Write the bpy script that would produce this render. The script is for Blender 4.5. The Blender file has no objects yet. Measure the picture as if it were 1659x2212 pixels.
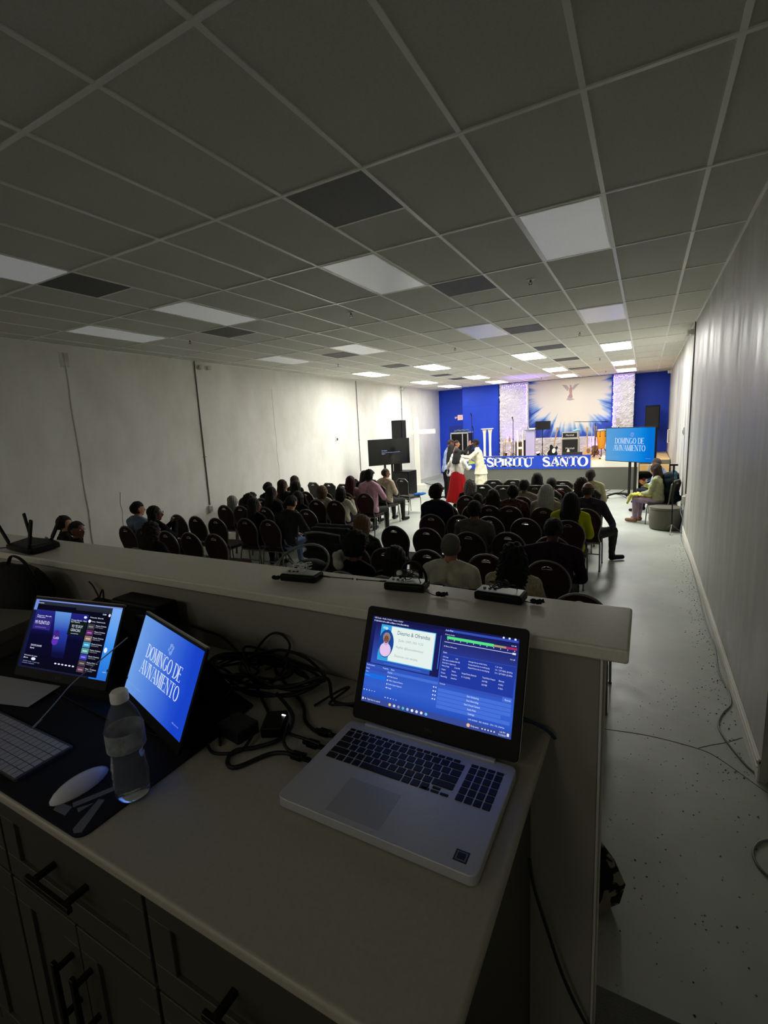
import bpy, bmesh, math, random
import numpy as np
from mathutils import Vector, Matrix, noise
PI = math.pi
random.seed(7)
SC = bpy.context.scene
COL = SC.collection
# ---------------------------------------------------------------- camera, world, exposure
CAMZ = 2.2
cam = bpy.data.cameras.new('camera')
cam.sensor_fit = 'HORIZONTAL'; cam.sensor_width = 36.0
cam.lens = 1031.3 / 1659 * 36.0
cam.clip_start = 0.02; cam.clip_end = 100
camo = bpy.data.objects.new('camera', cam); COL.objects.link(camo)
right = Vector((0.87885179, 0.47454434, -0.04926668))
down = Vector((0.03820117, -0.17292614, -0.98419369))
fwd = Vector((-0.47556304, 0.86307834, -0.1701046))
camo.matrix_world = Matrix(((right.x, -down.x, -fwd.x, 0), (right.y, -down.y, -fwd.y, 0),
                            (right.z, -down.z, -fwd.z, CAMZ), (0, 0, 0, 1)))
SC.camera = camo
SC.view_settings.view_transform = 'Standard'; SC.view_settings.look = 'None'
SC.view_settings.exposure = 0.95; SC.view_settings.gamma = 1.0
SC.view_settings.use_curve_mapping = False
try:
    SC.cycles.use_denoising = True
    SC.cycles.max_bounces = 16; SC.cycles.diffuse_bounces = 14; SC.cycles.glossy_bounces = 4
    SC.cycles.transmission_bounces = 8; SC.cycles.sample_clamp_indirect = 6.0
    SC.cycles.caustics_reflective = False; SC.cycles.caustics_refractive = False
except Exception:
    pass
wd = bpy.data.worlds.new('world'); SC.world = wd; wd.use_nodes = True
wd.node_tree.nodes['Background'].inputs[0].default_value = (0, 0, 0, 1)
PANEL_E = 16.0          # emission of the lit ceiling panels

FILL_E = 2.1            # unseen fill panels added behind the booth

# ---------------------------------------------------------------- materials
def c(r, g, b):
    f = lambda v: (v / 255 / 12.92) if v <= 10 else ((v / 255 + 0.055) / 1.055) ** 2.4
    return (f(r), f(g), f(b), 1)
MATS = {}
def mat(name, col, rough=0.6, metal=0.0, spec=0.5, nscale=0, namt=0.0, col2=None, bump=0.0, bscale=None, trans=0.0, ior=1.45, alpha=1.0, stretch=None, coat=0.0):
    if name in MATS: return MATS[name]
    m = bpy.data.materials.new(name); m.use_nodes = True
    nt = m.node_tree; b = nt.nodes['Principled BSDF']
    b.inputs['Base Color'].default_value = col
    b.inputs['Roughness'].default_value = rough
    b.inputs['Metallic'].default_value = metal
    b.inputs['Specular IOR Level'].default_value = spec
    b.inputs['Transmission Weight'].default_value = trans
    b.inputs['IOR'].default_value = ior
    b.inputs['Alpha'].default_value = alpha
    b.inputs['Coat Weight'].default_value = coat
    if nscale or bump:
        tc = nt.nodes.new('ShaderNodeTexCoord'); mp = nt.nodes.new('ShaderNodeMapping')
        nt.links.new(tc.outputs['Object'], mp.inputs[0])
        if stretch: mp.inputs['Scale'].default_value = stretch
        n = nt.nodes.new('ShaderNodeTexNoise'); n.inputs['Scale'].default_value = nscale or bscale
        n.inputs['Detail'].default_value = 6
        nt.links.new(mp.outputs[0], n.inputs['Vector'])
        if col2:
            r = nt.nodes.new('ShaderNodeValToRGB')
            r.color_ramp.elements[0].position = 0.5 - namt; r.color_ramp.elements[1].position = 0.5 + namt
            r.color_ramp.elements[0].color = col; r.color_ramp.elements[1].color = col2
            nt.links.new(n.outputs['Fac'], r.inputs[0]); nt.links.new(r.outputs[0], b.inputs['Base Color'])
        if bump:
            n2 = nt.nodes.new('ShaderNodeTexNoise'); n2.inputs['Scale'].default_value = bscale or nscale; n2.inputs['Detail'].default_value = 4
            nt.links.new(mp.outputs[0], n2.inputs['Vector'])
            bp = nt.nodes.new('ShaderNodeBump'); bp.inputs['Strength'].default_value = bump; bp.inputs['Distance'].default_value = 0.01
            nt.links.new(n2.outputs['Fac'], bp.inputs['Height']); nt.links.new(bp.outputs[0], b.inputs['Normal'])
    MATS[name] = m
    return m
def emi(name, col, s=1.0):
    if name in MATS: return MATS[name]
    m = bpy.data.materials.new(name); m.use_nodes = True
    nt = m.node_tree; nt.nodes.clear()
    e = nt.nodes.new('ShaderNodeEmission'); o = nt.nodes.new('ShaderNodeOutputMaterial')
    e.inputs[0].default_value = col; e.inputs[1].default_value = s
    nt.links.new(e.outputs[0], o.inputs[0]); MATS[name] = m
    return m
def emi_grad(name, stops, axis='X', s=.52, noise_amt=0.0):
    """emission gradient over the generated coordinates of the object"""
    m = bpy.data.materials.new(name); m.use_nodes = True
    nt = m.node_tree; nt.nodes.clear()
    e = nt.nodes.new('ShaderNodeEmission'); o = nt.nodes.new('ShaderNodeOutputMaterial')
    uv = nt.nodes.new('ShaderNodeUVMap'); sp = nt.nodes.new('ShaderNodeSeparateXYZ')
    nt.links.new(uv.outputs[0], sp.inputs[0])
    n = nt.nodes.new('ShaderNodeTexNoise'); n.inputs['Scale'].default_value = 1.6; nt.links.new(uv.outputs[0], n.inputs['Vector'])
    a = nt.nodes.new('ShaderNodeMath'); a.operation = 'MULTIPLY_ADD'
    nt.links.new(n.outputs['Fac'], a.inputs[0]); a.inputs[1].default_value = noise_amt
    if axis == 'D':
        b = nt.nodes.new('ShaderNodeMath'); b.operation = 'MULTIPLY_ADD'
        nt.links.new(sp.outputs['Y'], b.inputs[0]); b.inputs[1].default_value = 0.35; 
        nt.links.new(sp.outputs['X'], b.inputs[2]); nt.links.new(b.outputs[0], a.inputs[2])
    else:
        nt.links.new(sp.outputs[axis], a.inputs[2])
    r = nt.nodes.new('ShaderNodeValToRGB')
    while len(r.color_ramp.elements) < len(stops): r.color_ramp.elements.new(0.5)
    for el, (p, cc) in zip(r.color_ramp.elements, stops): el.position = p; el.color = cc
    nt.links.new(a.outputs[0], r.inputs[0]); nt.links.new(r.outputs[0], e.inputs[0])
    e.inputs[1].default_value = s
    nt.links.new(e.outputs[0], o.inputs[0]); MATS[name] = m
    return m

# ---------------------------------------------------------------- mesh builder
def frame_of(d):
    d = Vector(d).normalized()
    a = Vector((0, 0, 1)) if abs(d.z) < 0.9 else Vector((1, 0, 0))
    u = a.cross(d).normalized(); return u, d.cross(u)
class MB:
    def __init__(s): s.v = []; s.f = []; s.m = []; s.uv = None
    def add(s, vs, fs, mi=0):
        o = len(s.v); s.v += [tuple(x) for x in vs]
        for f in fs: s.f.append(tuple(i + o for i in f)); s.m.append(mi)
        return s
    def box(s, x0, x1, y0, y1, z0, z1, mi=0, rot=None):
        vs = [(x, y, z) for x in (x0, x1) for y in (y0, y1) for z in (z0, z1)]
        if rot is not None:
            ce = Vector(((x0 + x1) / 2, (y0 + y1) / 2, (z0 + z1) / 2))
            vs = [rot @ (Vector(v) - ce) + ce for v in vs]
        return s.add(vs, [(0, 1, 3, 2), (4, 6, 7, 5), (0, 4, 5, 1), (2, 3, 7, 6), (0, 2, 6, 4), (1, 5, 7, 3)], mi)
    def obox(s, o, U, V, N, a, b, cc, mi=0):
        """box around point o with half sizes a,b,cc along U,V,N"""
        o = Vector(o); U = Vector(U); V = Vector(V); N = Vector(N)
        vs = [o + U * x + V * y + N * z for x in (-a, a) for y in (-b, b) for z in (-cc, cc)]
        return s.add(vs, [(0, 1, 3, 2), (4, 6, 7, 5), (0, 4, 5, 1), (2, 3, 7, 6), (0, 2, 6, 4), (1, 5, 7, 3)], mi)
    def cyl(s, a, b, ra, rb=None, n=14, mi=0, cap=True):
        rb = ra if rb is None else rb
        a = Vector(a); b = Vector(b); u, w = frame_of(b - a); vs = []
        for p, r in ((a, ra), (b, rb)):
            for i in range(n):
                t = 2 * PI * i / n; vs.append(p + u * (r * math.cos(t)) + w * (r * math.sin(t)))
        fs = [(i, (i + 1) % n, n + (i + 1) % n, n + i) for i in range(n)]
        if cap: fs += [tuple(range(n))[::-1], tuple(range(n, 2 * n))]
        return s.add(vs, fs, mi)
    def tube(s, pts, r, n=8, mi=0, closed=False, sub=6, flat=1.0):
        P = [Vector(p) for p in pts]
        if sub > 1 and len(P) > 2:
            Q = []; L = len(P)
            rng = range(L if closed else L - 1)
            for i in rng:
                p0 = P[(i - 1) % L] if (closed or i > 0) else P[0]; p1 = P[i]; p2 = P[(i + 1) % L]
                p3 = P[(i + 2) % L] if (closed or i + 2 < L) else P[-1]
                for k in range(sub):
                    t = k / sub
                    Q.append(0.5 * ((2 * p1) + (p2 - p0) * t + (2 * p0 - 5 * p1 + 4 * p2 - p3) * t * t + (3 * p1 - p0 - 3 * p2 + p3) * t ** 3))
            if not closed: Q.append(P[-1])
            P = Q
        L = len(P); vs = []; u = None
        for i in range(L):
            d = (P[(i + 1) % L] - P[i - 1]) if closed else (P[min(i + 1, L - 1)] - P[max(i - 1, 0)])
            if d.length < 1e-9: d = Vector((0, 0, 1))
            d.normalize()
            if u is None: u, w = frame_of(d)
            else:
                u = (u - d * u.dot(d))
                u = u.normalized() if u.length > 1e-6 else frame_of(d)[0]
                w = d.cross(u)
            rr = r[min(i * len(r) // L, len(r) - 1)] if isinstance(r, (list, tuple)) else r
            for k in range(n):
                t = 2 * PI * k / n; vs.append(P[i] + u * (rr * math.cos(t)) + w * (rr * flat * math.sin(t)))
        fs = []
        for i in range(L if closed else L - 1):
            j = (i + 1) % L
            for k in range(n):
                k2 = (k + 1) % n; fs.append((i * n + k, i * n + k2, j * n + k2, j * n + k))
        if not closed: fs += [tuple(range(n))[::-1], tuple(range((L - 1) * n, L * n))]
        return s.add(vs, fs, mi)
    def lathe(s, prof, cx=0, cy=0, n=24, mi=0, sx=1, sy=1, wob=None, cap=True):
        vs = []
        for r, z in prof:
            for k in range(n):
                t = 2 * PI * k / n; q = r * (1 + (wob(t, z) if wob else 0))
                vs.append((cx + q * sx * math.cos(t), cy + q * sy * math.sin(t), z))
        fs = [(i * n + k, i * n + (k + 1) % n, (i + 1) * n + (k + 1) % n, (i + 1) * n + k) for i in range(len(prof) - 1) for k in range(n)]
        if cap: fs += [tuple(range(n))[::-1], tuple(range((len(prof) - 1) * n, len(prof) * n))]
        return s.add(vs, fs, mi)
    def ell(s, ce, r, n=12, mi=0, rot=None):
        r = (r, r, r) if not isinstance(r, (tuple, list)) else r
        vs = []; h = n // 2 + 1
        vs.append((0, 0, 1))
        for i in range(1, h):
            a = PI * i / h
            for k in range(n): t = 2 * PI * k / n; vs.append((math.sin(a) * math.cos(t), math.sin(a) * math.sin(t), math.cos(a)))
        vs.append((0, 0, -1)); L = len(vs) - 1
        vs = [Vector((x * r[0], y * r[1], z * r[2])) for x, y, z in vs]
        if rot is not None: vs = [rot @ v for v in vs]
        ce = Vector(ce); vs = [v + ce for v in vs]
        fs = [(0, 1 + k, 1 + (k + 1) % n) for k in range(n)]
        for i in range(h - 2):
            b = 1 + i * n
            fs += [(b + k, b + n + k, b + n + (k + 1) % n, b + (k + 1) % n) for k in range(n)]
        b = 1 + (h - 2) * n
        fs += [(b + k, L, b + (k + 1) % n) for k in range(n)]
        return s.add(vs, fs, mi)
    def capsule(s, a, b, ra, rb, n=10):
        s.ell(a, ra, n); s.ell(b, rb, n); s.cyl(a, b, ra, rb, n)
        return s
    def prism(s, poly, o, U, V, N, t, mi=0):
        """polygon (u,v) list extruded by t along N"""
        o = Vector(o); U = Vector(U); V = Vector(V); N = Vector(N); n = len(poly)
        vs = [o + U * x + V * y for x, y in poly] + [o + U * x + V * y + N * t for x, y in poly]
        fs = [tuple(range(n))[::-1], tuple(range(n, 2 * n))] + [(i, (i + 1) % n, n + (i + 1) % n, n + i) for i in range(n)]
        return s.add(vs, fs, mi)
    def mesh(s, name, mats, off=(0, 0, 0), smooth=False):
        me = bpy.data.meshes.new(name)
        me.from_pydata([(x - off[0], y - off[1], z - off[2]) for x, y, z in s.v], [], s.f)
        for m in mats: me.materials.append(m)
        if len(mats) > 1: me.polygons.foreach_set('material_index', s.m)
        if smooth: me.polygons.foreach_set('use_smooth', [True] * len(me.polygons))
        me.update(); return me
    def build(s, name, mats, parent=None, smooth=False, bevel=0.0, seg=2, solid=0.0):
        if not isinstance(mats, (list, tuple)): mats = [mats]
        off = (0, 0, 0)
        p = parent
        while p is not None:
            off = (off[0] + p.location.x, off[1] + p.location.y, off[2] + p.location.z); p = p.parent
        me = s.mesh(name, mats, off, smooth or bevel > 0)
        o = bpy.data.objects.new(name, me); COL.objects.link(o)
        if parent is not None: o.parent = parent
        if bevel > 0:
            b = o.modifiers.new('bevel', 'BEVEL'); b.width = bevel; b.segments = seg; b.limit_method = 'ANGLE'; b.angle_limit = 0.6
            b.harden_normals = True
        elif smooth:
            a = bmesh.new(); a.from_mesh(me)
            for e in a.edges:
                if len(e.link_faces) == 2 and e.calc_face_angle(0) > 0.9: e.smooth = False
            a.to_mesh(me); a.free()
        return o
def tag(o, label=None, cat=None, group=None, kind=None):
    if label and not 4 <= len(label.split()) <= 16: print('LABELLEN', len(label.split()), label)
    if label: o['label'] = label
    if cat: o['category'] = cat
    if group: o['group'] = group
    if kind: o['kind'] = kind
    return o
def thing(name, loc, label, cat, group=None, rz=0):
    o = bpy.data.objects.new(name, None); COL.objects.link(o); o.empty_display_size = 0.1
    o.location = loc; o.rotation_euler.z = rz
    return tag(o, label, cat, group)
def struct(o): o['kind'] = 'structure'; return o
def copy_tree(o, parent=None):
    n = o.copy(); COL.objects.link(n); n.parent = parent
    for ch in o.children: copy_tree(ch, n)
    return n

# ---------------------------------------------------------------- the room
XL, XR, YB, H = -8.0, 0.68, 20.0, 3.737
FW = 0.6096
GX, GY = 0.288, 2.7345          # origin of the ceiling grid (column 0, row 0)

def floor_mat():
    m = bpy.data.materials.new('grey_painted_concrete'); m.use_nodes = True
    nt = m.node_tree; b = nt.nodes['Principled BSDF']; L = nt.links.new
    tc = nt.nodes.new('ShaderNodeTexCoord')
    def nz(scale, det=5): 
        n = nt.nodes.new('ShaderNodeTexNoise'); n.inputs['Scale'].default_value = scale; n.inputs['Detail'].default_value = det
        L(tc.outputs['Object'], n.inputs['Vector']); return n
    n1 = nz(0.9); n2 = nz(34, 3); n3 = nz(6)
    r1 = nt.nodes.new('ShaderNodeValToRGB'); r1.color_ramp.elements[0].position = .35; r1.color_ramp.elements[1].position = .65
    r1.color_ramp.elements[0].color = c(160, 166, 157); r1.color_ramp.elements[1].color = c(184, 190, 181)
    L(n1.outputs[0], r1.inputs[0])
    r2 = nt.nodes.new('ShaderNodeValToRGB'); r2.color_ramp.elements[0].position = .23; r2.color_ramp.elements[1].position = .29
    r2.color_ramp.elements[0].color = (.3, .3, .28, 1); r2.color_ramp.elements[1].color = (1, 1, 1, 1)
    L(n2.outputs[0], r2.inputs[0])
    mx = nt.nodes.new('ShaderNodeMixRGB'); mx.blend_type = 'MULTIPLY'; mx.inputs[0].default_value = 1
    L(r1.outputs[0], mx.inputs[1]); L(r2.outputs[0], mx.inputs[2]); L(mx.outputs[0], b.inputs['Base Color'])
    rr = nt.nodes.new('ShaderNodeMapRange'); rr.inputs[3].default_value = .28; rr.inputs[4].default_value = .55
    L(n3.outputs[0], rr.inputs[0]); L(rr.outputs[0], b.inputs['Roughness'])
    bp = nt.nodes.new('ShaderNodeBump'); bp.inputs['Strength'].default_value = .25; bp.inputs['Distance'].default_value = .01
    L(n3.outputs[0], bp.inputs['Height']); L(bp.outputs[0], b.inputs['Normal'])
    return m
def wall_mat(name, base, dark, amt=1.0, streak=0.0, side='X'):
    m = bpy.data.materials.new(name); m.use_nodes = True
    nt = m.node_tree; b = nt.nodes['Principled BSDF']; L = nt.links.new
    b.inputs['Roughness'].default_value = .42 if streak else .8
    tc = nt.nodes.new('ShaderNodeTexCoord'); mp = nt.nodes.new('ShaderNodeMapping')
    mp.inputs['Scale'].default_value = (1, 2.0, .35) if streak else (1, 1.2, .7)
    L(tc.outputs['Object'], mp.inputs[0])
    n = nt.nodes.new('ShaderNodeTexNoise'); n.inputs['Scale'].default_value = 1.3; n.inputs['Detail'].default_value = 8; n.inputs['Roughness'].default_value = .62
    L(mp.outputs[0], n.inputs['Vector'])
    r = nt.nodes.new('ShaderNodeValToRGB'); r.color_ramp.elements[0].position = .3; r.color_ramp.elements[1].position = .62
    r.color_ramp.elements[0].color = dark; r.color_ramp.elements[1].color = base
    L(n.outputs[0], r.inputs[0]); L(r.outputs[0], b.inputs['Base Color'])
    n2 = nt.nodes.new('ShaderNodeTexNoise'); n2.inputs['Scale'].default_value = 60; L(tc.outputs['Object'], n2.inputs['Vector'])
    ad = nt.nodes.new('ShaderNodeMath'); ad.operation = 'MULTIPLY_ADD'; ad.inputs[1].default_value = .15
    L(n2.outputs[0], ad.inputs[0]); L(n.outputs[0], ad.inputs[2])
    bp = nt.nodes.new('ShaderNodeBump'); bp.inputs['Strength'].default_value = .22 * amt if not streak else .10; bp.inputs['Distance'].default_value = .02
    L(ad.outputs[0], bp.inputs['Height']); L(bp.outputs[0], b.inputs['Normal'])
    if streak:
        rr = nt.nodes.new('ShaderNodeMapRange'); rr.inputs[1].default_value = .3; rr.inputs[2].default_value = .7; rr.inputs[3].default_value = .3; rr.inputs[4].default_value = .65
        L(n.outputs[0], rr.inputs[0]); L(rr.outputs[0], b.inputs['Roughness'])
    return m
M_floor = floor_mat()
M_wallL = wall_mat('off_white_wall_paint', c(244, 243, 236), c(228, 226, 217))
M_wallR = wall_mat('grey_streaky_wall_paint', c(198, 197, 190), c(136, 135, 130), 1.3, 1.0)
M_dark_wall = mat('dark_backroom_paint', c(90, 88, 82), .8)
M_tile = mat('ceiling_tile', c(220, 218, 211), .95, nscale=90, namt=.2, col2=c(210, 208, 200), bump=.25, bscale=160)
M_grid = mat('white_ceiling_grid_metal', c(250, 250, 246), .3)
M_blue = mat('royal_blue_paint', c(12, 58, 196), .55, nscale=2, namt=.3, col2=c(16, 68, 208))
M_base = mat('baseboard_white', c(226, 224, 214), .5)
M_seam = mat('wall_seam_grime', c(196, 194, 184), .9, nscale=8, namt=.2, col2=c(226, 224, 214))
M_black = mat('black_plastic', c(10, 10, 11), .45, spec=.22)
M_blackm = mat('black_painted_metal', c(14, 14, 15), .4, spec=.3)
M_rubber = mat('black_cable_rubber', c(10, 10, 11), .5)
M_white = mat('white_plastic', c(232, 232, 228), .45)
M_chrome = mat('chrome_metal', c(210, 210, 212), .18, metal=1)
M_silver = mat('brushed_silver_metal', c(196, 197, 202), .45, metal=.3, bump=.05, bscale=300)

struct(MB().box(XL - .1, 3.2, -4.1, YB + .2, -.1, 0).build('floor', M_floor))
struct(MB().box(XL - .1, 3.2, -4.1, YB + .2, H, H + .08).build('ceiling', M_tile))
struct(MB().box(XL - .12, XL, -4.1, YB + .2, 0, H).build('wall_left', M_wallL))
wr = struct(MB().box(XR, XR + .14, 3.27, YB + .2, 0, H).build('wall_right', M_wallR))
struct(MB().box(XR + .14, 3.2, 3.27, 3.4, 0, H).build('wall_side_room', M_wallL))
struct(MB().box(3.1, 3.2, -4.1, 3.27, 0, H).build('wall_side_room_right', M_wallL))
struct(MB().box(XL, 3.1, -4.2, -4.1, 0, H).build('wall_behind', M_wallL))
# right end of the room: blue wall and the shallow blue chase left of the stage
struct(MB().box(XL, XR, YB, YB + .1, 0, H).build('wall_back', M_blue))
struct(MB().box(-6.69, -5.19, 19.3, 19.99, 0, H - .003).box(-6.62, -5.26, 19.285, 19.3, .95, 2.95).build('wall_chase', M_blue, bevel=.004))
struct(MB().box(-4.1, -1.05, 19.4, 19.99, .921, H - .003).build('wall_mural_support', M_blue))
# ceiling grid tees
g = MB()
ncol = int((GX - XL) / FW) + 1
for k in range(-5, ncol + 1):
    x = GX - k * FW
    if XL < x < 3.1:
        y1 = YB if x < XR else 3.27
        g.box(x - .014, x + .014, -4.05, y1, H - .007, H + .01)
r = -6
while GY + r * 2 * FW < YB:
    y = GY + r * 2 * FW
    if y > -4.05: g.box(XL, XR if y > 3.2 else 3.1, y - .012, y + .012, H - .009, H + .01)
    r += 1
g.box(XL, XL + .02, -4.05, YB, H - .012, H).box(XR - .02, XR, 3.27, YB, H - .012, H)
struct(g.build('trim_1', M_grid))
# baseboards
bb = MB()
bb.box(XR - .012, XR, 3.27, 16.2, 0, .15).box(XR - .022, XR, 3.27, 16.2, .115, .14).box(XR - .02, XR, 3.27, 16.2, .09, .1)
struct(bb.build('baseboard_right', M_base, bevel=.003))
bb = MB().box(XL, XL + .015, -4, YB, 0, .13).box(XL, XL + .025, -4, YB, .1, .12)
struct(bb.build('baseboard_left', M_base, bevel=.003))
struct(MB().box(XL + .02, -6.7, YB - .02, YB, 0, .13).build('baseboard_back', M_base))
# vertical seams in the left wall plaster
sm = MB()
for y, z0, z1, w in ((4.47, .3, 3.62, .012), (5.04, .7, 1.35, .006), (9.2, .8, 3.3, .004)):
    pts = [(XL + .001, y + (random.random() - .5) * .03, z0 + (z1 - z0) * i / 8) for i in range(9)]
    sm.tube(pts, w, n=6, sub=3, flat=1)
struct(sm.build('trim_2', M_seam))
struct(MB().box(XL, XL + .003, 4.39, 4.53, 3.4, 3.62).build('trim_3', M_seam))
# crack in the floor paint
ck = MB()
M_crack = mat('floor_crack_dirt', c(112, 112, 104), .9)
ck.tube([(-.35, 3.42, 0), (-.17, 3.45, 0), (.1, 3.49, 0), (.39, 3.47, 0), (.51, 3.40, 0), (.71, 3.18, 0), (.9, 3.0, 0)], .0028, n=5, sub=5)
ck.tube([(.39, 3.48, 0), (.47, 3.55, 0), (.56, 3.62, 0), (.66, 3.72, 0)], .003, n=5, sub=5)
struct(ck.build('trim_4', M_crack))

# ceiling lights, return grilles, sprinklers
M_lit = {7: emi('lit_diffuser_bright', (1, .98, .92, 1), PANEL_E * 2.0), 10: emi('lit_diffuser', (1, .98, .92, 1), PANEL_E * .8), 12: emi('lit_diffuser_soft', (1, .98, .92, 1), PANEL_E * .42), 'wall': emi('lit_diffuser_by_wall', (1, .98, .92, 1), PANEL_E * .6)}
M_unlit = mat('unlit_acrylic_added_glow', c(214, 216, 216), .25, nscale=150, namt=.1, col2=c(205, 208, 208))
_b = M_unlit.node_tree.nodes['Principled BSDF']; _b.inputs['Emission Color'].default_value = (.95, .97, 1, 1); _b.inputs['Emission Strength'].default_value = .06   # faint glow added to the unlit panels to lift the hall light
M_grille = mat('grey_perforated_grille', c(70, 70, 72), .6, nscale=220, namt=.12, col2=c(96, 96, 98), bump=.3, bscale=300)
colw = {1: 'rightmost', 4: 'second', 8: 'third', 11: 'leftmost'}
colname = {1: 'in the rightmost column', 4: 'in the second column from right', 8: 'in the second column from left', 11: 'in the leftmost column'}
rowname = {-1: 'above the viewer', 1: 'in the near row', 4: 'in the second row', 7: 'first lit row', 10: 'middle lit row', 12: 'last lit row by stage'}
for cc in (1, 4, 8, 11):
    for rr in (1, 4, 7, 10, 12):
        lit = rr >= 7
        x1 = GX - cc * FW; x0 = x1 - FW; y0 = GY + rr * 2 * FW; y1 = y0 + 2 * FW
        lab = ('lit white' if lit else 'unlit pale') + ' ceiling panel ' + colname[cc] + ', ' + rowname[rr]
        t = thing('ceiling_light', ((x0 + x1) / 2, (y0 + y1) / 2, H - .03), lab, 'ceiling light', 'ceiling light panels')
        zb = H - .028 if lit else H - .012
        f = MB()
        for a in ((x0 + .014, x1 - .014, y0 + .014, y0 + .03), (x0 + .014, x1 - .014, y1 - .03, y1 - .014), (x0 + .014, x0 + .03, y0 + .03, y1 - .03), (x1 - .03, x1 - .014, y0 + .03, y1 - .03)):
            f.box(*a, zb, H - .001)
        f.build('frame', M_grid, t)
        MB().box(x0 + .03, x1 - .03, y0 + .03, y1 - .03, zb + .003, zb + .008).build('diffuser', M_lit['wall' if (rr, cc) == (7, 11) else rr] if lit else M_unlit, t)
M_fill = emi('fill_diffuser', (1, .95, .84, 1), FILL_E)  # out-of-view fill lights, added to brighten the booth and near ceiling
for cc, w_ in ((1, 'rightmost'), (4, 'second'), (8, 'third'), (11, 'leftmost')):
    x1 = GX - cc * FW; x0 = x1 - FW; y0 = GY - 5 * 2 * FW; y1 = y0 + 2 * FW
    t = thing('ceiling_light', ((x0 + x1) / 2, (y0 + y1) / 2, H - .03), 'added unseen fill panel behind the sound booth, ' + w_ + ' one', 'ceiling light', 'ceiling light panels')
    MB().box(x0 + .01, x1 - .01, y0 + .01, y1 - .01, H - .02, H - .001).build('frame', M_grid, t)
    MB().box(x0 + .03, x1 - .03, y0 + .03, y1 - .03, H - .025, H - .0195).build('diffuser', M_fill, t)
t = thing('ceiling_light', (GX - 8.5 * FW, GY - .25 * FW, H - .03), 'unlit pale ceiling panel at the far left edge, beside the left grey grille', 'ceiling light', 'ceiling light panels')
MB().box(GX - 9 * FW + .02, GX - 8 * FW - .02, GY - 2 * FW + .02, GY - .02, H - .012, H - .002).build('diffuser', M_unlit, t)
vl = {0: 'nearest the viewer', 2: 'in the second tile row', 4.5: 'in the third place', 6.5: 'just before the lit panels', 9: 'between the lit panels', 10.7: 'near the stage'}
for cc, rows in ((3, (0, 2, 4.5, 6.5, 8.5, 10.7)), (8, (0,)), (9, (2, 4.5, 6.5, 9, 10.3))):
    for rr in rows:
        x1 = GX - cc * FW; x0 = x1 - FW; y0 = GY + rr * 2 * FW; y1 = y0 + FW
        where = vl.get(rr, 'near the stage' if rr > 10 else 'between the lit panels')
        t = MB()
        t.box(x0 + .014, x1 - .014, y0 + .014, y1 - .014, H - .006, H - .0015)
        o = t.build('ceiling_vent', M_grille)
        o.location = (0, 0, 0)
        tag(o, 'dark grey square ceiling grille ' + ('on the right side, ' if cc == 3 else 'on the left side, ') + where, 'ceiling vent', 'ceiling return grilles')
        if rr % 1 == 0 or rr == 4.5:
            g = MB().box(x0, x1, y1 - .01, y1 + .01, H - .007, H - .0005); struct(g.build('trim_5', M_grid))
spl = [(-1.17, 5.7, 'largest, right of the second grille'), (-3.46, 5.65, 'in the middle of the ceiling'), (-6.35, 5.49, 'near the left wall emergency light'),
       (-1.1, 9.54, 'beside the second unlit panel row at right'), (-3.39, 9.41, 'mid ceiling, just before the lit panels'), (-6.24, 9.5, 'left, before the leftmost lit panel'),
       (-1.11, 13.89, 'right, between lit panels'), (-3.37, 13.87, 'middle, between lit panels'), (-1.22, 17.62, 'right, over the stage'), (-3.3, 17.9, 'middle, over the stage')]
M_brass = mat('dull_brass', c(120, 112, 96), .35, metal=.8)
for x, y, w in spl:
    t = thing('sprinkler_head', (x, y, H), 'small metal fire sprinkler on the ceiling, ' + w, 'sprinkler', 'ceiling sprinklers')
    MB().lathe([(.042, H), (.042, H - .006), (.02, H - .012)], x, y, 16).build('escutcheon', M_white, t, smooth=True)
    m = MB().cyl((x, y, H - .01), (x, y, H - .035), .011, .009).cyl((x, y, H - .058), (x, y, H - .062), .022, .022, 14)
    m.tube([(x - .012, y, H - .03), (x - .016, y, H - .045), (x, y, H - .058)], .003, 6).tube([(x + .012, y, H - .03), (x + .016, y, H - .045), (x, y, H - .058)], .003, 6)
    m.build('spray_head', M_brass, t, smooth=True)

# ---------------------------------------------------------------- sound booth: platform, bar, desk
M_plat = mat('dark_platform_carpet', c(66, 66, 62), .95, nscale=200, namt=.2, col2=c(76, 76, 72), bump=.3, bscale=300)
M_quartz_shaded = mat('off_white_quartz_shaded', c(178, 173, 158), .33, nscale=120, namt=.25, col2=c(168, 163, 149))  # same stone as the bar top, darkened to stand for weaker light
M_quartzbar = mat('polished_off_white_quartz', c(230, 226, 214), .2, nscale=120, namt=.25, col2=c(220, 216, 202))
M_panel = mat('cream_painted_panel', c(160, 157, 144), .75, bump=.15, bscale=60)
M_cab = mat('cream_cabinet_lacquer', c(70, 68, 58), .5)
struct(MB().box(XL, XR, -4.1, 1.243, 0, .6).build('floor_platform', M_plat, bevel=.006))
BT = 1.75
t = thing('bar_counter', (-1.7, 1.07, .6), 'long raised counter of the sound booth with pale stone top and cream end wall', 'counter')
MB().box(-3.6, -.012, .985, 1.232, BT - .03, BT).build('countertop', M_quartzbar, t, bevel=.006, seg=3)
MB().box(-3.6, -.064, 1.02, 1.15, .6, BT - .03).build('half_wall', M_panel, t, bevel=.004)
MB().box(-.0645, -.060, 1.018, 1.035, .6, BT - .032).box(-.0645, -.060, 1.135, 1.152, .6, BT - .032).build('corner_bead', M_base, t, bevel=.001)
DT = 1.525
t = thing('desk_cabinet', (-1.2, .7, .6), 'pale stone desk top on cream shaker drawer cabinets holding the laptops', 'desk')
MB().box(-3.4, -.16, .358, 1.018, DT - .022, DT).build('desk_top', M_quartz_shaded, t, bevel=.007, seg=3)
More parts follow.
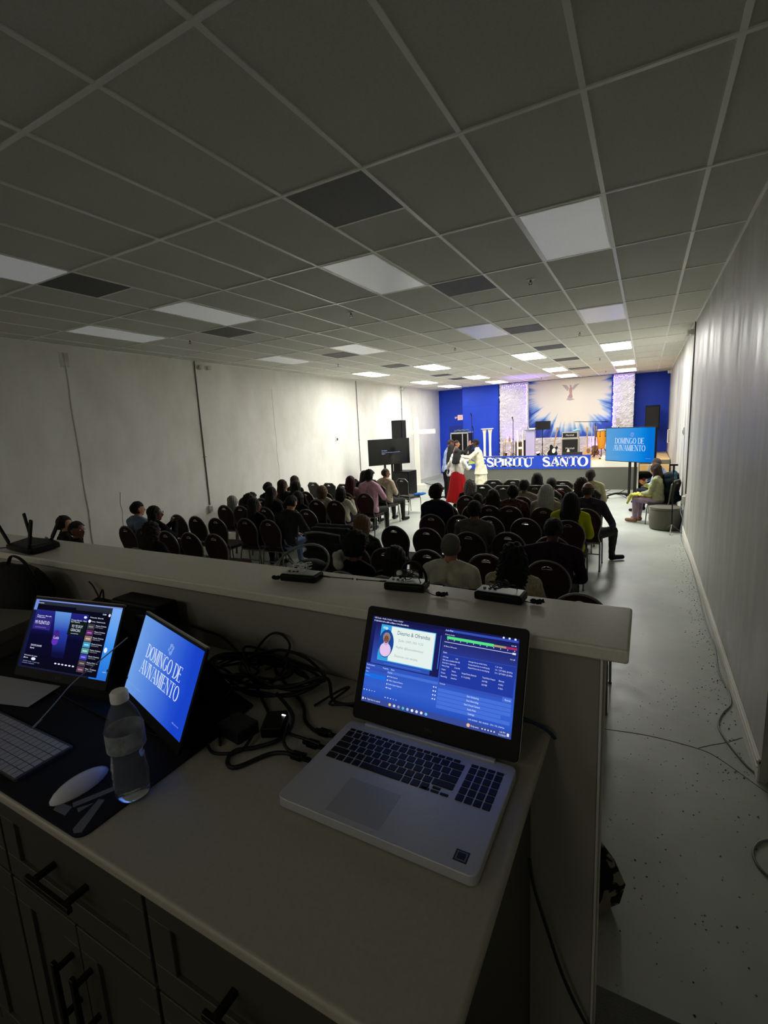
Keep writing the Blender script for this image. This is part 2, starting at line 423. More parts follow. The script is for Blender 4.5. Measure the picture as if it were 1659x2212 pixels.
MB().box(-3.4, -.205, .40, 1.017, .6, DT - .022).build('carcass', M_cab, t, bevel=.002)
M_gold = mat('dark_bronze_handle', c(60, 54, 44), .35, metal=.9)
def shaker(x0, x1, z0, z1, name, hand):
    m = MB(); w = .055
    m.box(x0, x1, .386, .399, z0, z1)
    for a in ((x0, x1, z1 - w, z1), (x0, x1, z0, z0 + w), (x0, x0 + w, z0 + w, z1 - w), (x1 - w, x1, z0 + w, z1 - w)):
        m.box(a[0], a[1], .378, .388, a[2], a[3])
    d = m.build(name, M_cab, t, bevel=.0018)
    h = MB()
    if hand == 'h':
        xc, zc = (x0 + x1) / 2, (z0 + z1) / 2
        h.box(xc - .075, xc + .075, .340, .349, zc - .006, zc + .006).box(xc - .06, xc - .048, .349, .388, zc - .005, zc + .005).box(xc + .048, xc + .06, .349, .388, zc - .005, zc + .005)
    else:
        xc = x1 - .03 if hand == 'r' else x0 + .03; zc = z1 - .14
        h.box(xc - .006, xc + .006, .340, .349, zc - .075, zc + .075).box(xc - .005, xc + .005, .349, .388, zc - .06, zc - .05).box(xc - .005, xc + .005, .349, .388, zc + .05, zc + .06)
    hh = h.build('handle', M_gold, d, bevel=.0015)
for i, (a, b) in enumerate(((-.69, -.215), (-1.18, -.70), (-1.67, -1.19), (-2.16, -1.68))):
    shaker(a, b, 1.285, 1.488, 'drawer', 'h')
    mid = (a + b) / 2
    shaker(a, mid - .002, .72, 1.278, 'door', 'r'); shaker(mid + .002, b, .72, 1.278, 'door', 'l')

# ---------------------------------------------------------------- flat screen artwork builder
class Flat:
    def __init__(s, O, U, V, N):
        s.O = Vector(O); s.U = Vector(U).normalized(); s.V = Vector(V).normalized(); s.N = Vector(N).normalized()
        s.v = []; s.f = []; s.m = []; s.uv = []; s.mats = []; s.lay = 0
        s.W = s.H = 1
    def mi(s, m):
        if m not in s.mats: s.mats.append(m)
        return s.mats.index(m)
    def poly(s, pts, m, lay=1):
        o = len(s.v)
        for u, v in pts:
            s.v.append(s.O + s.U * u + s.V * v + s.N * (lay * s.eps)); s.uv.append((u / s.W + .5, v / s.H + .5))
        s.f.append(tuple(range(o, o + len(pts)))); s.m.append(s.mi(m))
    eps = .00025
    def rect(s, u0, v0, u1, v1, m, lay=1): s.poly([(u0, v0), (u1, v0), (u1, v1), (u0, v1)], m, lay)
    def r01(s, u0, v0, u1, v1, m, lay=1):
        """fractions of the screen, v from the top"""
        s.rect((u0 - .5) * s.W, (.5 - v1) * s.H, (u1 - .5) * s.W, (.5 - v0) * s.H, m, lay)
    def ell(s, u, v, a, b, m, lay=1, n=28):
        s.poly([(u + a * math.cos(2 * PI * i / n), v + b * math.sin(2 * PI * i / n)) for i in range(n)], m, lay)
    def ribbon(s, pts, w, m, lay=1):
        """w: list of widths"""
        n = len(pts); L = []; R = []
        for i, (x, y) in enumerate(pts):
            x0, y0 = pts[max(i - 1, 0)]; x1, y1 = pts[min(i + 1, n - 1)]
            dx, dy = x1 - x0, y1 - y0; d = math.hypot(dx, dy) or 1
            nx, ny = -dy / d * w[i] / 2, dx / d * w[i] / 2
            L.append((x + nx, y + ny)); R.append((x - nx, y - ny))
        for i in range(n - 1): s.poly([L[i], L[i + 1], R[i + 1], R[i]][::-1], m, lay)
    def text(s, txt, u, v, h, m, lay=2, sx=1.0, al='L', res=2, w=None):
        cu = bpy.data.curves.new('t', 'FONT'); cu.body = txt; cu.size = 1; cu.resolution_u = res
        ob = bpy.data.objects.new('t', cu); COL.objects.link(ob)
        bpy.context.view_layer.update()
        me = bpy.data.meshes.new_from_object(ob.evaluated_get(bpy.context.evaluated_depsgraph_get()))
        vs = np.array([tuple(x.co) for x in me.vertices]) if len(me.vertices) else np.zeros((1, 3))
        k = h / .7; wd_ = vs[:, 0].max() * k * sx
        if w: sx *= w / wd_; wd_ = w
        ou = {'L': 0, 'C': -wd_ / 2, 'R': -wd_}[al]
        o = len(s.v)
        for x, y, z in vs:
            a, b = u + ou + x * k * sx, v + y * k
            s.v.append(s.O + s.U * a + s.V * b + s.N * (lay * s.eps)); s.uv.append((a / s.W + .5, b / s.H + .5))
        for p in me.polygons: s.f.append(tuple(o + i for i in p.vertices)); s.m.append(s.mi(m))
        bpy.data.objects.remove(ob); bpy.data.curves.remove(cu); bpy.data.meshes.remove(me)
    def t01(s, txt, u, v, h, m, **k): s.text(txt, (u - .5) * s.W, (.5 - v) * s.H - h * s.H, h * s.H, m, **k)
    def build(s, name, parent=None):
        off = Vector((0, 0, 0)); p = parent
        while p is not None: off += p.location; p = p.parent
        me = bpy.data.meshes.new(name); me.from_pydata([tuple(x - off) for x in s.v], [], s.f)
        for m in s.mats: me.materials.append(m)
        me.polygons.foreach_set('material_index', s.m)
        uvl = me.uv_layers.new(name='UVMap')
        for lp in me.loops: uvl.data[lp.index].uv = s.uv[lp.vertex_index]
        me.update()
        o = bpy.data.objects.new(name, me); COL.objects.link(o)
        if parent is not None: o.parent = parent
        return o
# high contrast serif lettering drawn as strokes: k thick, n thin, c calligraphic
def arc(cx, cy, a, b, t0, t1, n=18): return [(cx + a * math.cos(math.radians(t0 + (t1 - t0) * i / n)), cy + b * math.sin(math.radians(t0 + (t1 - t0) * i / n))) for i in range(n + 1)]
GL = {
 'D': ([([(.16, 0), (.16, 1)], 'k'), ([(.16, .98)] + arc(.3, .5, .55, .48, 90, -90) + [(.16, .02)], 'c')], .9, [(.16, 0), (.16, 1)]),
 'O': ([(arc(.5, .5, .4, .48, 0, 360, 30), 'c')], 1.0, []),
 'M': ([([(.12, 0), (.16, 1)], 'n'), ([(.16, 1), (.5, .05)], 'k'), ([(.5, .05), (.86, 1)], 'n'), ([(.86, 1), (.88, 0)], 'k')], 1.02, [(.12, 0), (.88, 0), (.16, 1), (.86, 1)]),
 'I': ([([(.18, 0), (.18, 1)], 'k')], .36, [(.18, 0), (.18, 1)]),
 'N': ([([(.14, 0), (.14, 1)], 'n'), ([(.14, 1), (.82, 0)], 'k'), ([(.82, 0), (.82, 1)], 'n')], .96, [(.14, 0), (.14, 1), (.82, 1)]),
 'G': ([(arc(.5, .5, .4, .48, 50, 330, 26), 'c'), ([(.84, .42), (.84, .1)], 'k'), ([(.62, .42), (.92, .42)], 'n')], 1.0, []),
 'E': ([([(.16, 0), (.16, 1)], 'k'), ([(.16, .98), (.7, .98)], 'n'), ([(.16, .52), (.58, .52)], 'n'), ([(.16, .02), (.72, .02)], 'n'), ([(.7, 1), (.7, .82)], 'n'), ([(.72, 0), (.72, .18)], 'n'), ([(.58, .6), (.58, .44)], 'n')], .8, [(.16, 0), (.16, 1)]),
 'A': ([([(.06, 0), (.46, 1)], 'n'), ([(.44, 1), (.84, 0)], 'k'), ([(.2, .33), (.72, .33)], 'n')], .9, [(.06, 0), (.84, 0)]),
 'V': ([([(.06, 1), (.46, 0)], 'k'), ([(.46, 0), (.84, 1)], 'n')], .88, [(.06, 1), (.84, 1)]),
 'T': ([([(.04, .98), (.84, .98)], 'n'), ([(.44, 0), (.44, 1)], 'k'), ([(.05, 1), (.05, .8)], 'n'), ([(.83, 1), (.83, .8)], 'n')], .88, [(.44, 0)]),
 'S': ([([(.76, .74), (.72, .9), (.5, .98), (.28, .93), (.17, .77), (.24, .62), (.46, .52), (.68, .42), (.78, .26), (.7, .08), (.46, .02), (.22, .08), (.14, .27)], 's')], .9, []),
 'P': ([([(.16, 0), (.16, 1)], 'k'), ([(.16, .98)] + arc(.38, .74, .38, .24, 90, -90) + [(.16, .5)], 'c')], .82, [(.16, 0), (.16, 1)]),
 'R': ([([(.16, 0), (.16, 1)], 'k'), ([(.16, .98)] + arc(.36, .75, .36, .23, 90, -90) + [(.16, .52)], 'c'), ([(.42, .5), (.8, .02)], 'k')], .9, [(.16, 0), (.16, 1), (.8, 0)]),
 'U': ([([(.16, 1), (.16, .36)] + arc(.48, .34, .32, .32, 180, 270, 8), 'k'), (arc(.48, .34, .32, .32, 270, 360, 8) + [(.8, 1)], 'n')], .96, [(.16, 1), (.8, 1)]),
}
def serif(fl, txt, u, v, h, m, thick=.12, thin=.035, sx=.6, al='C', lay=2, gap=.0, w=None, slab=.22):
    tot = sum((GL[ch][1] if ch != ' ' else .45) + gap for ch in txt)
    if w: sx = w / (tot * h)
    x = u - (tot * h * sx / 2 if al == 'C' else 0)
    for ch in txt:
        if ch == ' ': x += (.45 + gap) * h * sx; continue
        st, wd_, sf = GL[ch]
        for pts, k in st:
            P = [(x + a * h * sx, v + b * h) for a, b in pts]; W = []
            for i in range(len(P)):
                x0, y0 = P[max(i - 1, 0)]; x1, y1 = P[min(i + 1, len(P) - 1)]
                d = math.hypot(x1 - x0, y1 - y0) or 1; sy = abs(y1 - y0) / d
                ww = {'k': thick, 'n': thin, 'c': thin + (thick - thin) * sy ** 1.5, 's': thin + (thick - thin) * (math.sin(PI * i / (len(P) - 1)) ** 1.3)}[k]
                W.append(ww * h)
            fl.ribbon(P, W, m, lay)
        for a, b in sf:
            cx, cy = x + a * h * sx, v + b * h + (thin * h / 2 if b == 0 else -thin * h / 2)
            fl.rect(cx - slab * h * sx, cy - thin * h / 2, cx + slab * h * sx, cy + thin * h / 2, m, lay)
        x += (wd_ + gap) * h * sx

# ---------------------------------------------------------------- the silver laptop
SG = .52
def E_(r, g, b): return emi('glow_%d_%d_%d' % (r, g, b), c(r, g, b), SG)
Z0 = 1.527
lap = thing('laptop', (-.385, .71, DT), 'open silver laptop showing a streaming program with a tithes card', 'laptop')
def rrect(x0, x1, y0, y1, r, n=5):
    P = []
    for cx, cy, a in ((x1 - r, y1 - r, 0), (x0 + r, y1 - r, 90), (x0 + r, y0 + r, 180), (x1 - r, y0 + r, 270)):
        P += [(cx + r * math.cos(math.radians(a + 90 * i / n)), cy + r * math.sin(math.radians(a + 90 * i / n))) for i in range(n + 1)]
    return P
X0, X1, Y0, Y1 = -.573, -.193, .574, .832
ZT = 1.546
MB().prism(rrect(X0, X1, Y0, Y1, .014), (0, 0, Z0), (1, 0, 0), (0, 1, 0), (0, 0, 1), ZT - Z0).build('base', M_silver, lap, bevel=.002)
mk = mat('laptop_key_black', c(16, 16, 20), .5)
kb = MB()
def key(x, y, w, d, z=ZT): kb.box(x, x + w - .003, y, y + d - .003, z - .001, z + .0016)
kx0, ky1 = -.553, .806
rows = [(.010, [.0162] * 16), (.0185, [.0185] * 13 + [.0305 + .0] ), (.0185, [.0275] + [.0185] * 12 + [.0215]), (.0185, [.032] + [.0185] * 11 + [.0355]), (.0185, [.0415] + [.0185] * 10 + [.0445]), (.0185, [.0245, .0185, .0185, .0185, .0925, .0185, .0185, .0185])]
y = ky1
for d, ws in rows:
    y -= d; x = kx0
    for w in ws:
        key(x, y, w, d); x += w
for i in range(3): key(kx0 + .2135 + .0185 * i, y + (.0 if i != 1 else .0), .0185, .0085 if i != 1 else .0085)
key(kx0 + .232, y + .009, .0185, .0085)
xx = kx0 + .279; y = ky1
for d in (.010, .0185, .0185, .0185, .0185, .0185):
    y -= d
    for i in range(4): key(xx + i * .0165, y, .0165, d)
kb.build('keyboard', mk, lap, bevel=.0007, seg=1)
MB().box(-.472, -.364, .586, .673, ZT - .0005, ZT + .0003).build('touchpad', mat('touchpad_grey', c(176, 177, 184), .4, metal=.3), lap, bevel=.0003)
MB().box(-.531, -.235, .823, .833, ZT - .006, ZT + .005).build('hinge', M_silver, lap, bevel=.002)
MB().cyl((-.212, .806, ZT - .001), (-.212, .806, ZT + .0008), .005, n=20).build('power_button', M_silver, lap)
st = MB().box(-.236, -.214, .590, .611, ZT, ZT + .0003, 0).box(-.2335, -.2165, .5925, .6085, ZT + .0003, ZT + .0004, 1)
st.box(-.2315, -.2185, .5945, .6065, ZT + .0004, ZT + .0005, 0).build('sticker', [mat('sticker_dark_blue', c(34, 40, 60), .4), mat('sticker_silver', c(120, 124, 134), .4)], lap)
# lid
LU = Vector((1, 0, 0)); LV = Vector((0, .404, .915)).normalized(); LN = LU.cross(LV) * 1.0   # toward the back is -LN
LNf = -LV.cross(LU) * -1.0
LNf = Vector((0, -.915, .404)).normalized()     # toward the viewer
LO = Vector((-.383, .835, 1.548)) + LV * .131
MB().prism(rrect(-.19, .19, -.129, .127, .010), LO - LNf * .008, LU, LV, LNf, .007, 0).build('lid', M_black, lap, bevel=.0015)
MB().prism(rrect(-.191, .191, -.129, .1285, .011), LO - LNf * .0092, LU, LV, LNf, .003, 0).build('lid_back', M_silver, lap, bevel=.001)
fl = Flat(LO + LV * .008 - LNf * .0009, LU, LV, LNf); fl.W, fl.H = .345, .194
NAV = emi_grad('screen_navy_gradient', [(0, c(26, 60, 168)), (.25, c(52, 96, 205)), (.55, c(46, 80, 180)), (.8, c(40, 50, 130)), (1, c(24, 26, 82))], 'Y', .52, .1)
fl.r01(0, 0, 1, 1, NAV, 0)
DN = E_(22, 22, 70); WH = E_(225, 232, 255); LB = E_(70, 112, 215); MB_ = E_(52, 78, 180)
fl.r01(.0, .0, .56, .035, DN, 1); fl.r01(.0, .035, .03, .56, E_(24, 28, 84), 1); fl.r01(.46, .035, .52, .56, E_(26, 28, 88), 1); fl.r01(.0, .55, .52, .56, E_(30, 36, 100), 1)
fl.t01('OBS Studio - Profile: Untitled - Scenes: Untitled', .012, .010, .018, WH, w=.075)
for i, (tx, u) in enumerate((('File', .012), ('Edit', .035), ('View', .06), ('Docks', .085), ('Profile', .115), ('Scene Collection', .15), ('Tools', .215), ('Help', .245))):
    fl.t01(tx, u, .045, .017, WH, w=.0026 * len(tx) * (.7 if len(tx) > 8 else 1))
# card with the tithes slide
fl.r01(.075, .085, .475, .50, E_(60, 170, 225), 2); fl.r01(.082, .093, .47, .49, E_(228, 240, 236), 3)
fl.r01(.082, .093, .155, .49, E_(52, 160, 222), 4)
cu, cv = (.127 - .5) * fl.W, (.5 - .30) * fl.H
fl.ell(cu, cv, .0195, .0315, E_(24, 70, 150), 5)
fl.ell(cu, cv - .014, .0145, .0155, E_(226, 196, 236), 6); fl.ell(cu, cv + .002, .006, .006, E_(205, 170, 220), 6.5)
fl.ell(cu, cv + .0135, .0095, .0115, E_(150, 128, 124), 7); fl.ell(cu, cv + .0095, .0062, .0088, E_(122, 78, 66), 8)
fl.ell(cu - .0025, cv + .0115, .001, .0006, E_(40, 24, 24), 9); fl.ell(cu + .0025, cv + .0115, .001, .0006, E_(40, 24, 24), 9); fl.ell(cu, cv + .0045, .0024, .0009, E_(190, 120, 120), 9)
fl.ell((.1 - .5) * fl.W, (.5 - .12) * fl.H, .004, .003, E_(150, 210, 240), 6); fl.ell((.118 - .5) * fl.W, (.5 - .125) * fl.H, .004, .0035, E_(170, 220, 244), 6)
TD = E_(44, 92, 118); TG = E_(150, 168, 172)
fl.t01('Diezmo & Ofrendas', .20, .13, .045, TD, lay=5, w=.082, res=3)
fl.t01('Zelle: (347) 303 1123', .215, .225, .026, TG, lay=5, w=.062)
fl.t01('PayPal: @fuentedemision', .205, .305, .026, TG, lay=5, w=.068)
fl.t01('Diezmos con tarjeta', .20, .405, .026, TG, lay=5, w=.058)
# toolbar under the preview
fl.r01(.13, .525, .40, .532, LB, 3); fl.r01(.507, .10, .512, .47, LB, 3)
fl.t01('No source selected', .005, .57, .016, WH, w=.021); fl.t01('Properties', .13, .575, .016, WH, w=.014); fl.t01('Filters', .19, .575, .016, WH, w=.009)
fl.r01(0, .605, .16, .635, MB_, 1); fl.t01('Scenes', .005, .61, .017, WH, w=.009); fl.r01(.165, .605, .525, .635, LB, 1); fl.t01('Sources', .17, .61, .017, WH, w=.011)
fl.t01('Scene', .005, .648, .015, WH, w=.007); fl.r01(0, .675, .16, .72, E_(24, 110, 225), 2); fl.t01('Scene 2', .005, .688, .015, E_(120, 170, 250), lay=3, w=.012)
for i, tx in enumerate(('Media Source', 'Video Capture Device', 'Audio Input Capture', 'Image')):
    v = .655 + .042 * i
    fl.ell((.174 - .5) * fl.W, (.5 - v - .01) * fl.H, .0014, .0016, WH, 2); fl.t01(tx, .183, v, .016, WH, w=.0018 * len(tx))
    fl.ell((.50 - .5) * fl.W, (.5 - v - .01) * fl.H, .0016, .0014, WH, 2); fl.ell((.515 - .5) * fl.W, (.5 - v - .01) * fl.H, .0013, .0015, WH, 2)
for u0, v0 in ((.012, .865), (.175, .90)):
    for k in range(5): fl.ell((u0 + .02 * k - .5) * fl.W, (.5 - v0) * fl.H, .0013, .0012 if k < 3 else .0006, WH, 2)
# audio mixer
fl.r01(.53, .02, .995, .045, MB_, 1); fl.t01('Audio Mixer', .535, .022, .017, WH, w=.018)
fl.t01('Desktop Audio', .535, .07, .014, WH, w=.022); fl.r01(.55, .095, .85, .125, E_(86, 226, 130), 2); fl.r01(.85, .1, .925, .122, E_(170, 150, 110), 2); fl.r01(.925, .1, .99, .122, E_(170, 40, 90), 2)
for k in range(11): fl.r01(.555 + .042 * k, .128, .559 + .042 * k, .138, WH, 2)
fl.r01(.535, .158, .985, .163, WH, 2); fl.r01(.965, .15, .985, .17, WH, 3); fl.t01('0.0 dB', .955, .075, .013, WH, w=.01)
fl.t01('Mic/Aux', .535, .20, .014, WH, w=.03); fl.t01('0.0 dB', .955, .215, .013, WH, w=.01)
fl.t01('Stats', .535, .265, .017, WH, w=.009); fl.r01(.53, .285, .995, .29, MB_, 1)
fl.r01(.53, .295, .99, .60, E_(34, 58, 160), 1)
for i, (a, b, d, e) in enumerate((('CPU Usage', '1.9%', 'Average time to render frame', '1.6 ms'), ('Disk space available', '48.6 GB', 'Frames missed due to rendering lag', '15 / 277455 (0.0%)'), ('Disk full in (approx.)', '', 'Skipped frames due to encoding lag', '15 / 277455 (0.0%)'), ('Memory Usage', '314.4 MB', '', ''))):
    v = .315 + .032 * i
    fl.t01(a, .537, v, .015, WH, w=.0014 * len(a))
    if b: fl.t01(b, .62, v, .015, WH, w=.0015 * len(b))
    if d: fl.t01(d, .705, v, .015, WH, w=.001 * len(d) + .012); fl.t01(e, .87, v, .015, WH, w=.0018 * len(e) + .004)
for i, row in enumerate((('Output', 'Status', 'Dropped Frames (Network)', 'Total Data Output', 'Bitrate'), ('Stream', 'Inactive', '0 / 0 (0.0%)', '0.0 MiB', '0 kb/s'), ('Recording', 'Inactive', '', '0.0 MiB', '0 kb/s'))):
    for tx, u in zip(row, (.537, .605, .67, .80, .90)):
        if tx: fl.t01(tx, u, .45 + .037 * i, .016, WH, w=.0016 * min(len(tx), 20))
fl.t01('Reset', .945, .625, .016, WH, lay=3, w=.012); fl.r01(.93, .61, .985, .655, LB, 2)
fl.r01(.53, .60, .99, .628, MB_, 1); fl.t01('Controls', .535, .605, .015, WH, w=.013)
for i, tx in enumerate(('Start Streaming', 'Start Recording', 'Start Virtual Camera', 'Studio Mode', 'Settings')):
    v = .665 + .043 * i
    fl.r01(.53, v, .985 if i != 3 else .93, v + .036, LB, 2); fl.t01(tx, .755, v + .008, .018, WH, lay=3, al='C', w=.0017 * len(tx))
fl.r01(0, .935, 1, 1, E_(56, 74, 150), 1)
fl.t01('Type here to search', .045, .955, .018, WH, w=.034); fl.r01(.008, .955, .018, .978, WH, 2); fl.ell((.032 - .5) * fl.W, (.5 - .966) * fl.H, .0014, .0014, WH, 2)
for k, cc in enumerate(((240, 210, 140), (200, 210, 240), (140, 160, 210), (70, 200, 190), (150, 190, 250), (240, 240, 240), (230, 230, 250), (235, 225, 225), (120, 200, 240))):
    fl.ell((.215 + .032 * k - .5) * fl.W, (.5 - .967) * fl.H, .003, .003, E_(*cc), 2)
fl.ell((.745 - .5) * fl.W, (.5 - .967) * fl.H, .0036, .0036, E_(240, 190, 150), 2)
fl.t01('Partly sunny', .76, .957, .018, WH, w=.017)
for k in range(5): fl.ell((.83 + .018 * k - .5) * fl.W, (.5 - .967) * fl.H, .0014, .0014, WH, 2)
fl.t01('1:24 PM', .93, .943, .016, WH, w=.012); fl.t01('9/22/2024', .926, .97, .016, WH, w=.015); fl.r01(.975, .95, .988, .98, WH, 2)
fl.t01('LIVE: 00:00:00   REC: 00:00:00   CPU: 1.9%, 30.00 fps', .74, .90, .014, WH, w=.075)
for u in (.905, .94, .975): fl.ell((u - .5) * fl.W, (.5 - .012) * fl.H, .0022, .0020, WH, 2)
fl.build('screen', lap)
fl = Flat(LO - LV * .113 - LNf * .0008, LU, LV, LNf); fl.eps = .0003
fl.text('DELL', 0, -.003, .006, mat('dim_logo_grey', c(60, 60, 64), .4), al='C'); fl.build('logo', lap)

# ---------------------------------------------------------------- two portable monitors, dark desk mat
M_mat = mat('black_desk_mat', c(9, 9, 11), .9, bump=.1, bscale=500)
M_grey = mat('mat_logo_grey', c(112, 114, 118), .8)
m_ = thing('desk_mat', (-1.35, .56, DT), 'black desk mat with a grey angular A shaped logo in its corner', 'desk mat')
MB().prism(rrect(-1.9, -.834, .364, .765, .02), (0, 0, DT), (1, 0, 0), (0, 1, 0), (0, 0, 1), .003).build('mat', M_mat, m_)
lg = MB(); 
lg.prism([(-.934, .408), (-.921, .402), (-.888, .469), (-.900, .474)], (0, 0, DT + .003), (1, 0, 0), (0, 1, 0), (0, 0, 1), .0004)
lg.prism([(-.962, .398), (-.950, .382), (-.914, .384), (-.924, .402)], (0, 0, DT + .003), (1, 0, 0), (0, 1, 0), (0, 0, 1), .0004)
lg.prism([(-.868, .372), (-.857, .368), (-.846, .375), (-.884, .440), (-.897, .436)], (0, 0, DT + .003), (1, 0, 0), (0, 1, 0), (0, 0, 1), .0004)
lg.prism([(-.912, .404), (-.899, .399), (-.896, .426)], (0, 0, DT + .003), (1, 0, 0), (0, 1, 0), (0, 0, 1), .0004)
lg.build('logo', M_grey, m_)
dual = thing('portable_monitors', (-1.21, .75, DT), 'pair of black portable monitors side by side on a folding stand on the desk mat', 'monitor')
def pmon(C, U, V, N, name, screen_fn, brand):
    C = Vector(C); U = Vector(U).normalized(); N = -Vector(N).normalized(); V = N.cross(U).normalized()
    d = MB()
    P = rrect(-.180, .180, -.122, .104, .006)
    d.prism(P, C - N * .007, U, V, N, .0065)
    body = d.build('monitor_body', M_black, dual, bevel=.001)
    e = MB(); e.obox(C + V * .1055 - N * .004, U, V, N, .176, .0016, .004); e.build('top_edge', mat('grey_top_edge', c(120, 118, 110), .4), body)  # lighter grey strip along the top edge
    f = Flat(C - N * .0003, U, V, N); f.W, f.H = .345, .194; screen_fn(f); f.build('screen', body)
    if brand:
        f = Flat(C - V * .110 - N * .0003, U, V, N); f.eps = .0003
        f.text('KYY', 0, -.004, .008, mat('dim_logo_grey', c(60, 60, 64), .4), al='C'); f.build('logo', body)
    bt = MB(); bt.obox(C + U * .166 * (1 if brand else -1) - V * .07 - N * .0002 + U * (.007 if brand else -.007), U, V, N, .004, .003, .0008); bt.build('button', mat('grey_button', c(70, 70, 72), .5), body)
BL1 = emi_grad('desktop_blue', [(0, c(24, 96, 205)), (.5, c(56, 142, 236)), (1, c(120, 170, 240))], 'Y', .52, .2)
DKV = emi_grad('video_dark', [(0, c(9, 8, 22)), (.55, c(12, 10, 44)), (.85, c(30, 34, 120)), (1, c(48, 44, 130))], 'Y', .52, .12)
def scr_video(f):
    f.r01(0, 0, 1, 1, BL1, 0); f.r01(0, 0, 1, .02, E_(120, 140, 215), 1); f.r01(0, 0, .04, .16, E_(110, 140, 215), 1); f.r01(0, .16, .04, 1, E_(20, 24, 60), 1)
    f.r01(.04, .02, .90, .98, E_(10, 10, 26), 2); f.r01(.04, .02, .90, .07, E_(38, 44, 58), 3); f.r01(.5, .07, .90, .1, E_(34, 40, 50), 3)
    f.r01(.04, .98, .82, 1, E_(26, 28, 54), 3)
    f.r01(.04, .15, .66, .86, DKV, 3)
    f.poly([((.27 - .5) * f.W, (.5 - .15) * f.H), ((.46 - .5) * f.W, (.5 - .15) * f.H), ((.50 - .5) * f.W, (.5 - .8) * f.H), ((.36 - .5) * f.W, (.5 - .8) * f.H)][::-1],
           emi_grad('video_beam', [(0, c(10, 10, 32)), (.3, c(14, 16, 60)), (.62, c(40, 60, 170)), (1, c(110, 170, 235))], 'Y', .52, .1), 4)
    f.r01(.05, .24, .26, .44, E_(48, 38, 120), 5); f.r01(.47, .25, .66, .46, E_(14, 26, 24), 5)
    f.t01('Fuente Barak', .07, .225, .02, WH, lay=6, w=.06); f.t01('Album', .07, .25, .02, WH, lay=6, w=.035)
    f.t01('MI PLENITUD', .065, .31, .05, WH, lay=6, w=.06); f.t01('ADORACION', .08, .40, .015, E_(150, 130, 220), lay=6, w=.045)
    f.t01('Fuente Barak - Miel', .48, .235, .02, WH, lay=6, w=.06); f.t01('San Marcos', .48, .26, .02, WH, lay=6, w=.035)
    f.t01('YO TE DOY', .50, .31, .04, WH, lay=6, w=.044); f.t01('GRACIAS', .50, .365, .04, WH, lay=6, w=.038); f.t01('musica', .51, .425, .014, WH, lay=6, w=.03)
    f.ell((.355 - .5) * f.W, (.5 - .52) * f.H, .014, .020, E_(66, 34, 130), 5); f.ell((.355 - .5) * f.W, (.5 - .58) * f.H, .013, .010, E_(96, 48, 180), 5.5); f.t01('Luis', .33, .50, .04, WH, lay=7, w=.022)
    f.t01('DISCIPLINAME', .09, .66, .026, WH, lay=6, w=.045); f.t01('Barak', .09, .70, .024, WH, lay=6, w=.018)
    f.t01('Adoracion sin cesar', .045, .815, .018, WH, lay=6, w=.055); f.t01('Barak', .065, .85, .018, WH, lay=6, w=.012); f.ell((.165 - .5) * f.W, (.5 - .865) * f.H, .009, .004, WH, 6); f.ell((.053 - .5) * f.W, (.5 - .86) * f.H, .002, .0022, WH, 6)
    f.t01('108,903 views  3 years ago', .045, .90, .016, E_(150, 160, 220), lay=6, w=.07); f.t01('musica cristiana', .045, .925, .016, E_(150, 160, 220), lay=6, w=.05)
    for k in range(6): f.ell((.43 + .04 * k - .5) * f.W, (.5 - .88) * f.H, .0045, .002, WH, 6)
    f.ell((.63 - .5) * f.W, (.5 - .19) * f.H, .006, .0034, WH, 6); f.ell((.885 - .5) * f.W, (.5 - .125) * f.H, .004, .0042, WH, 6); f.t01('SUBIR', .81, .11, .02, WH, lay=6, w=.014)
    cols = [(60, 60, 64), (90, 40, 96), (130, 110, 100), (70, 150, 190), (90, 150, 150), (60, 60, 170), (70, 62, 66), (90, 60, 80)]
    f.t01('Mezcla: Barak', .68, .17, .018, WH, lay=6, w=.052); f.ell((.685 - .5) * f.W, (.5 - .235) * f.H, .005, .0045, WH, 6); f.t01('Todos  Relacionado', .70, .225, .018, WH, lay=6, w=.055)
    for k, cc in enumerate(cols):
        v = .27 + .085 * k
        f.r01(.675, v, .755, v + .075, E_(*cc), 5); f.r01(.69, v + .03, .74, v + .05, E_(*(min(255, q + 70) for q in cc)), 6)
        f.t01('Musica Cristiana', .765, v + .008, .018, WH, lay=6, w=.04); f.t01('Adoracion', .765, v + .033, .016, E_(170, 170, 180), lay=6, w=.028)
    for k in range(5): f.ell((.05 + .014 * k - .5) * f.W, (.5 - .05) * f.H, .0018, .0018, E_(170, 180, 200), 6)
    f.ell((.93 - .5) * f.W, (.5 - .60) * f.H, .006, .007, WH, 6); f.t01('wifi', .95, .88, .016, WH, lay=6, w=.012)
def dome(f, big=1.0):
    W, H_ = f.W, f.H
    col = WH if not big else E_(214, 228, 252)
    f.r01(0, 0, 1, 1, f.bg, 0)
    serif(f, 'DOMINGO DE', 0, .03 * H_, .17 * H_, col, thick=.13, thin=.04, w=.60 * W)
    serif(f, 'AVIVAMIENTO', 0, -.18 * H_, .17 * H_, col, thick=.13, thin=.04, w=.66 * W)
    f.t01('CENTRO DE AVIVAMIENTO', .05, .88, .012, E_(140, 165, 230), w=.24 * W); f.t01('@iglesia', .84, .88, .014, E_(150, 175, 235), w=.1 * W)
    # pale floral emblem
    for k in range(9):
        a = 2 * PI * k / 9; f.ell(.06 * W + .035 * W * math.cos(a) * (.5 + .5 * (k % 2)), .30 * H_ + .05 * H_ * math.sin(a), .012 * W, .022 * H_, E_(118, 158, 226), 1 + .1 * k, n=10)
def scr_dom(f):
    f.bg = emi_grad('screen_royal', [(.1, c(112, 160, 228)), (.5, c(78, 126, 218)), (.85, c(36, 82, 206)), (1, c(24, 66, 198))], 'X', .52, .22)
    dome(f)
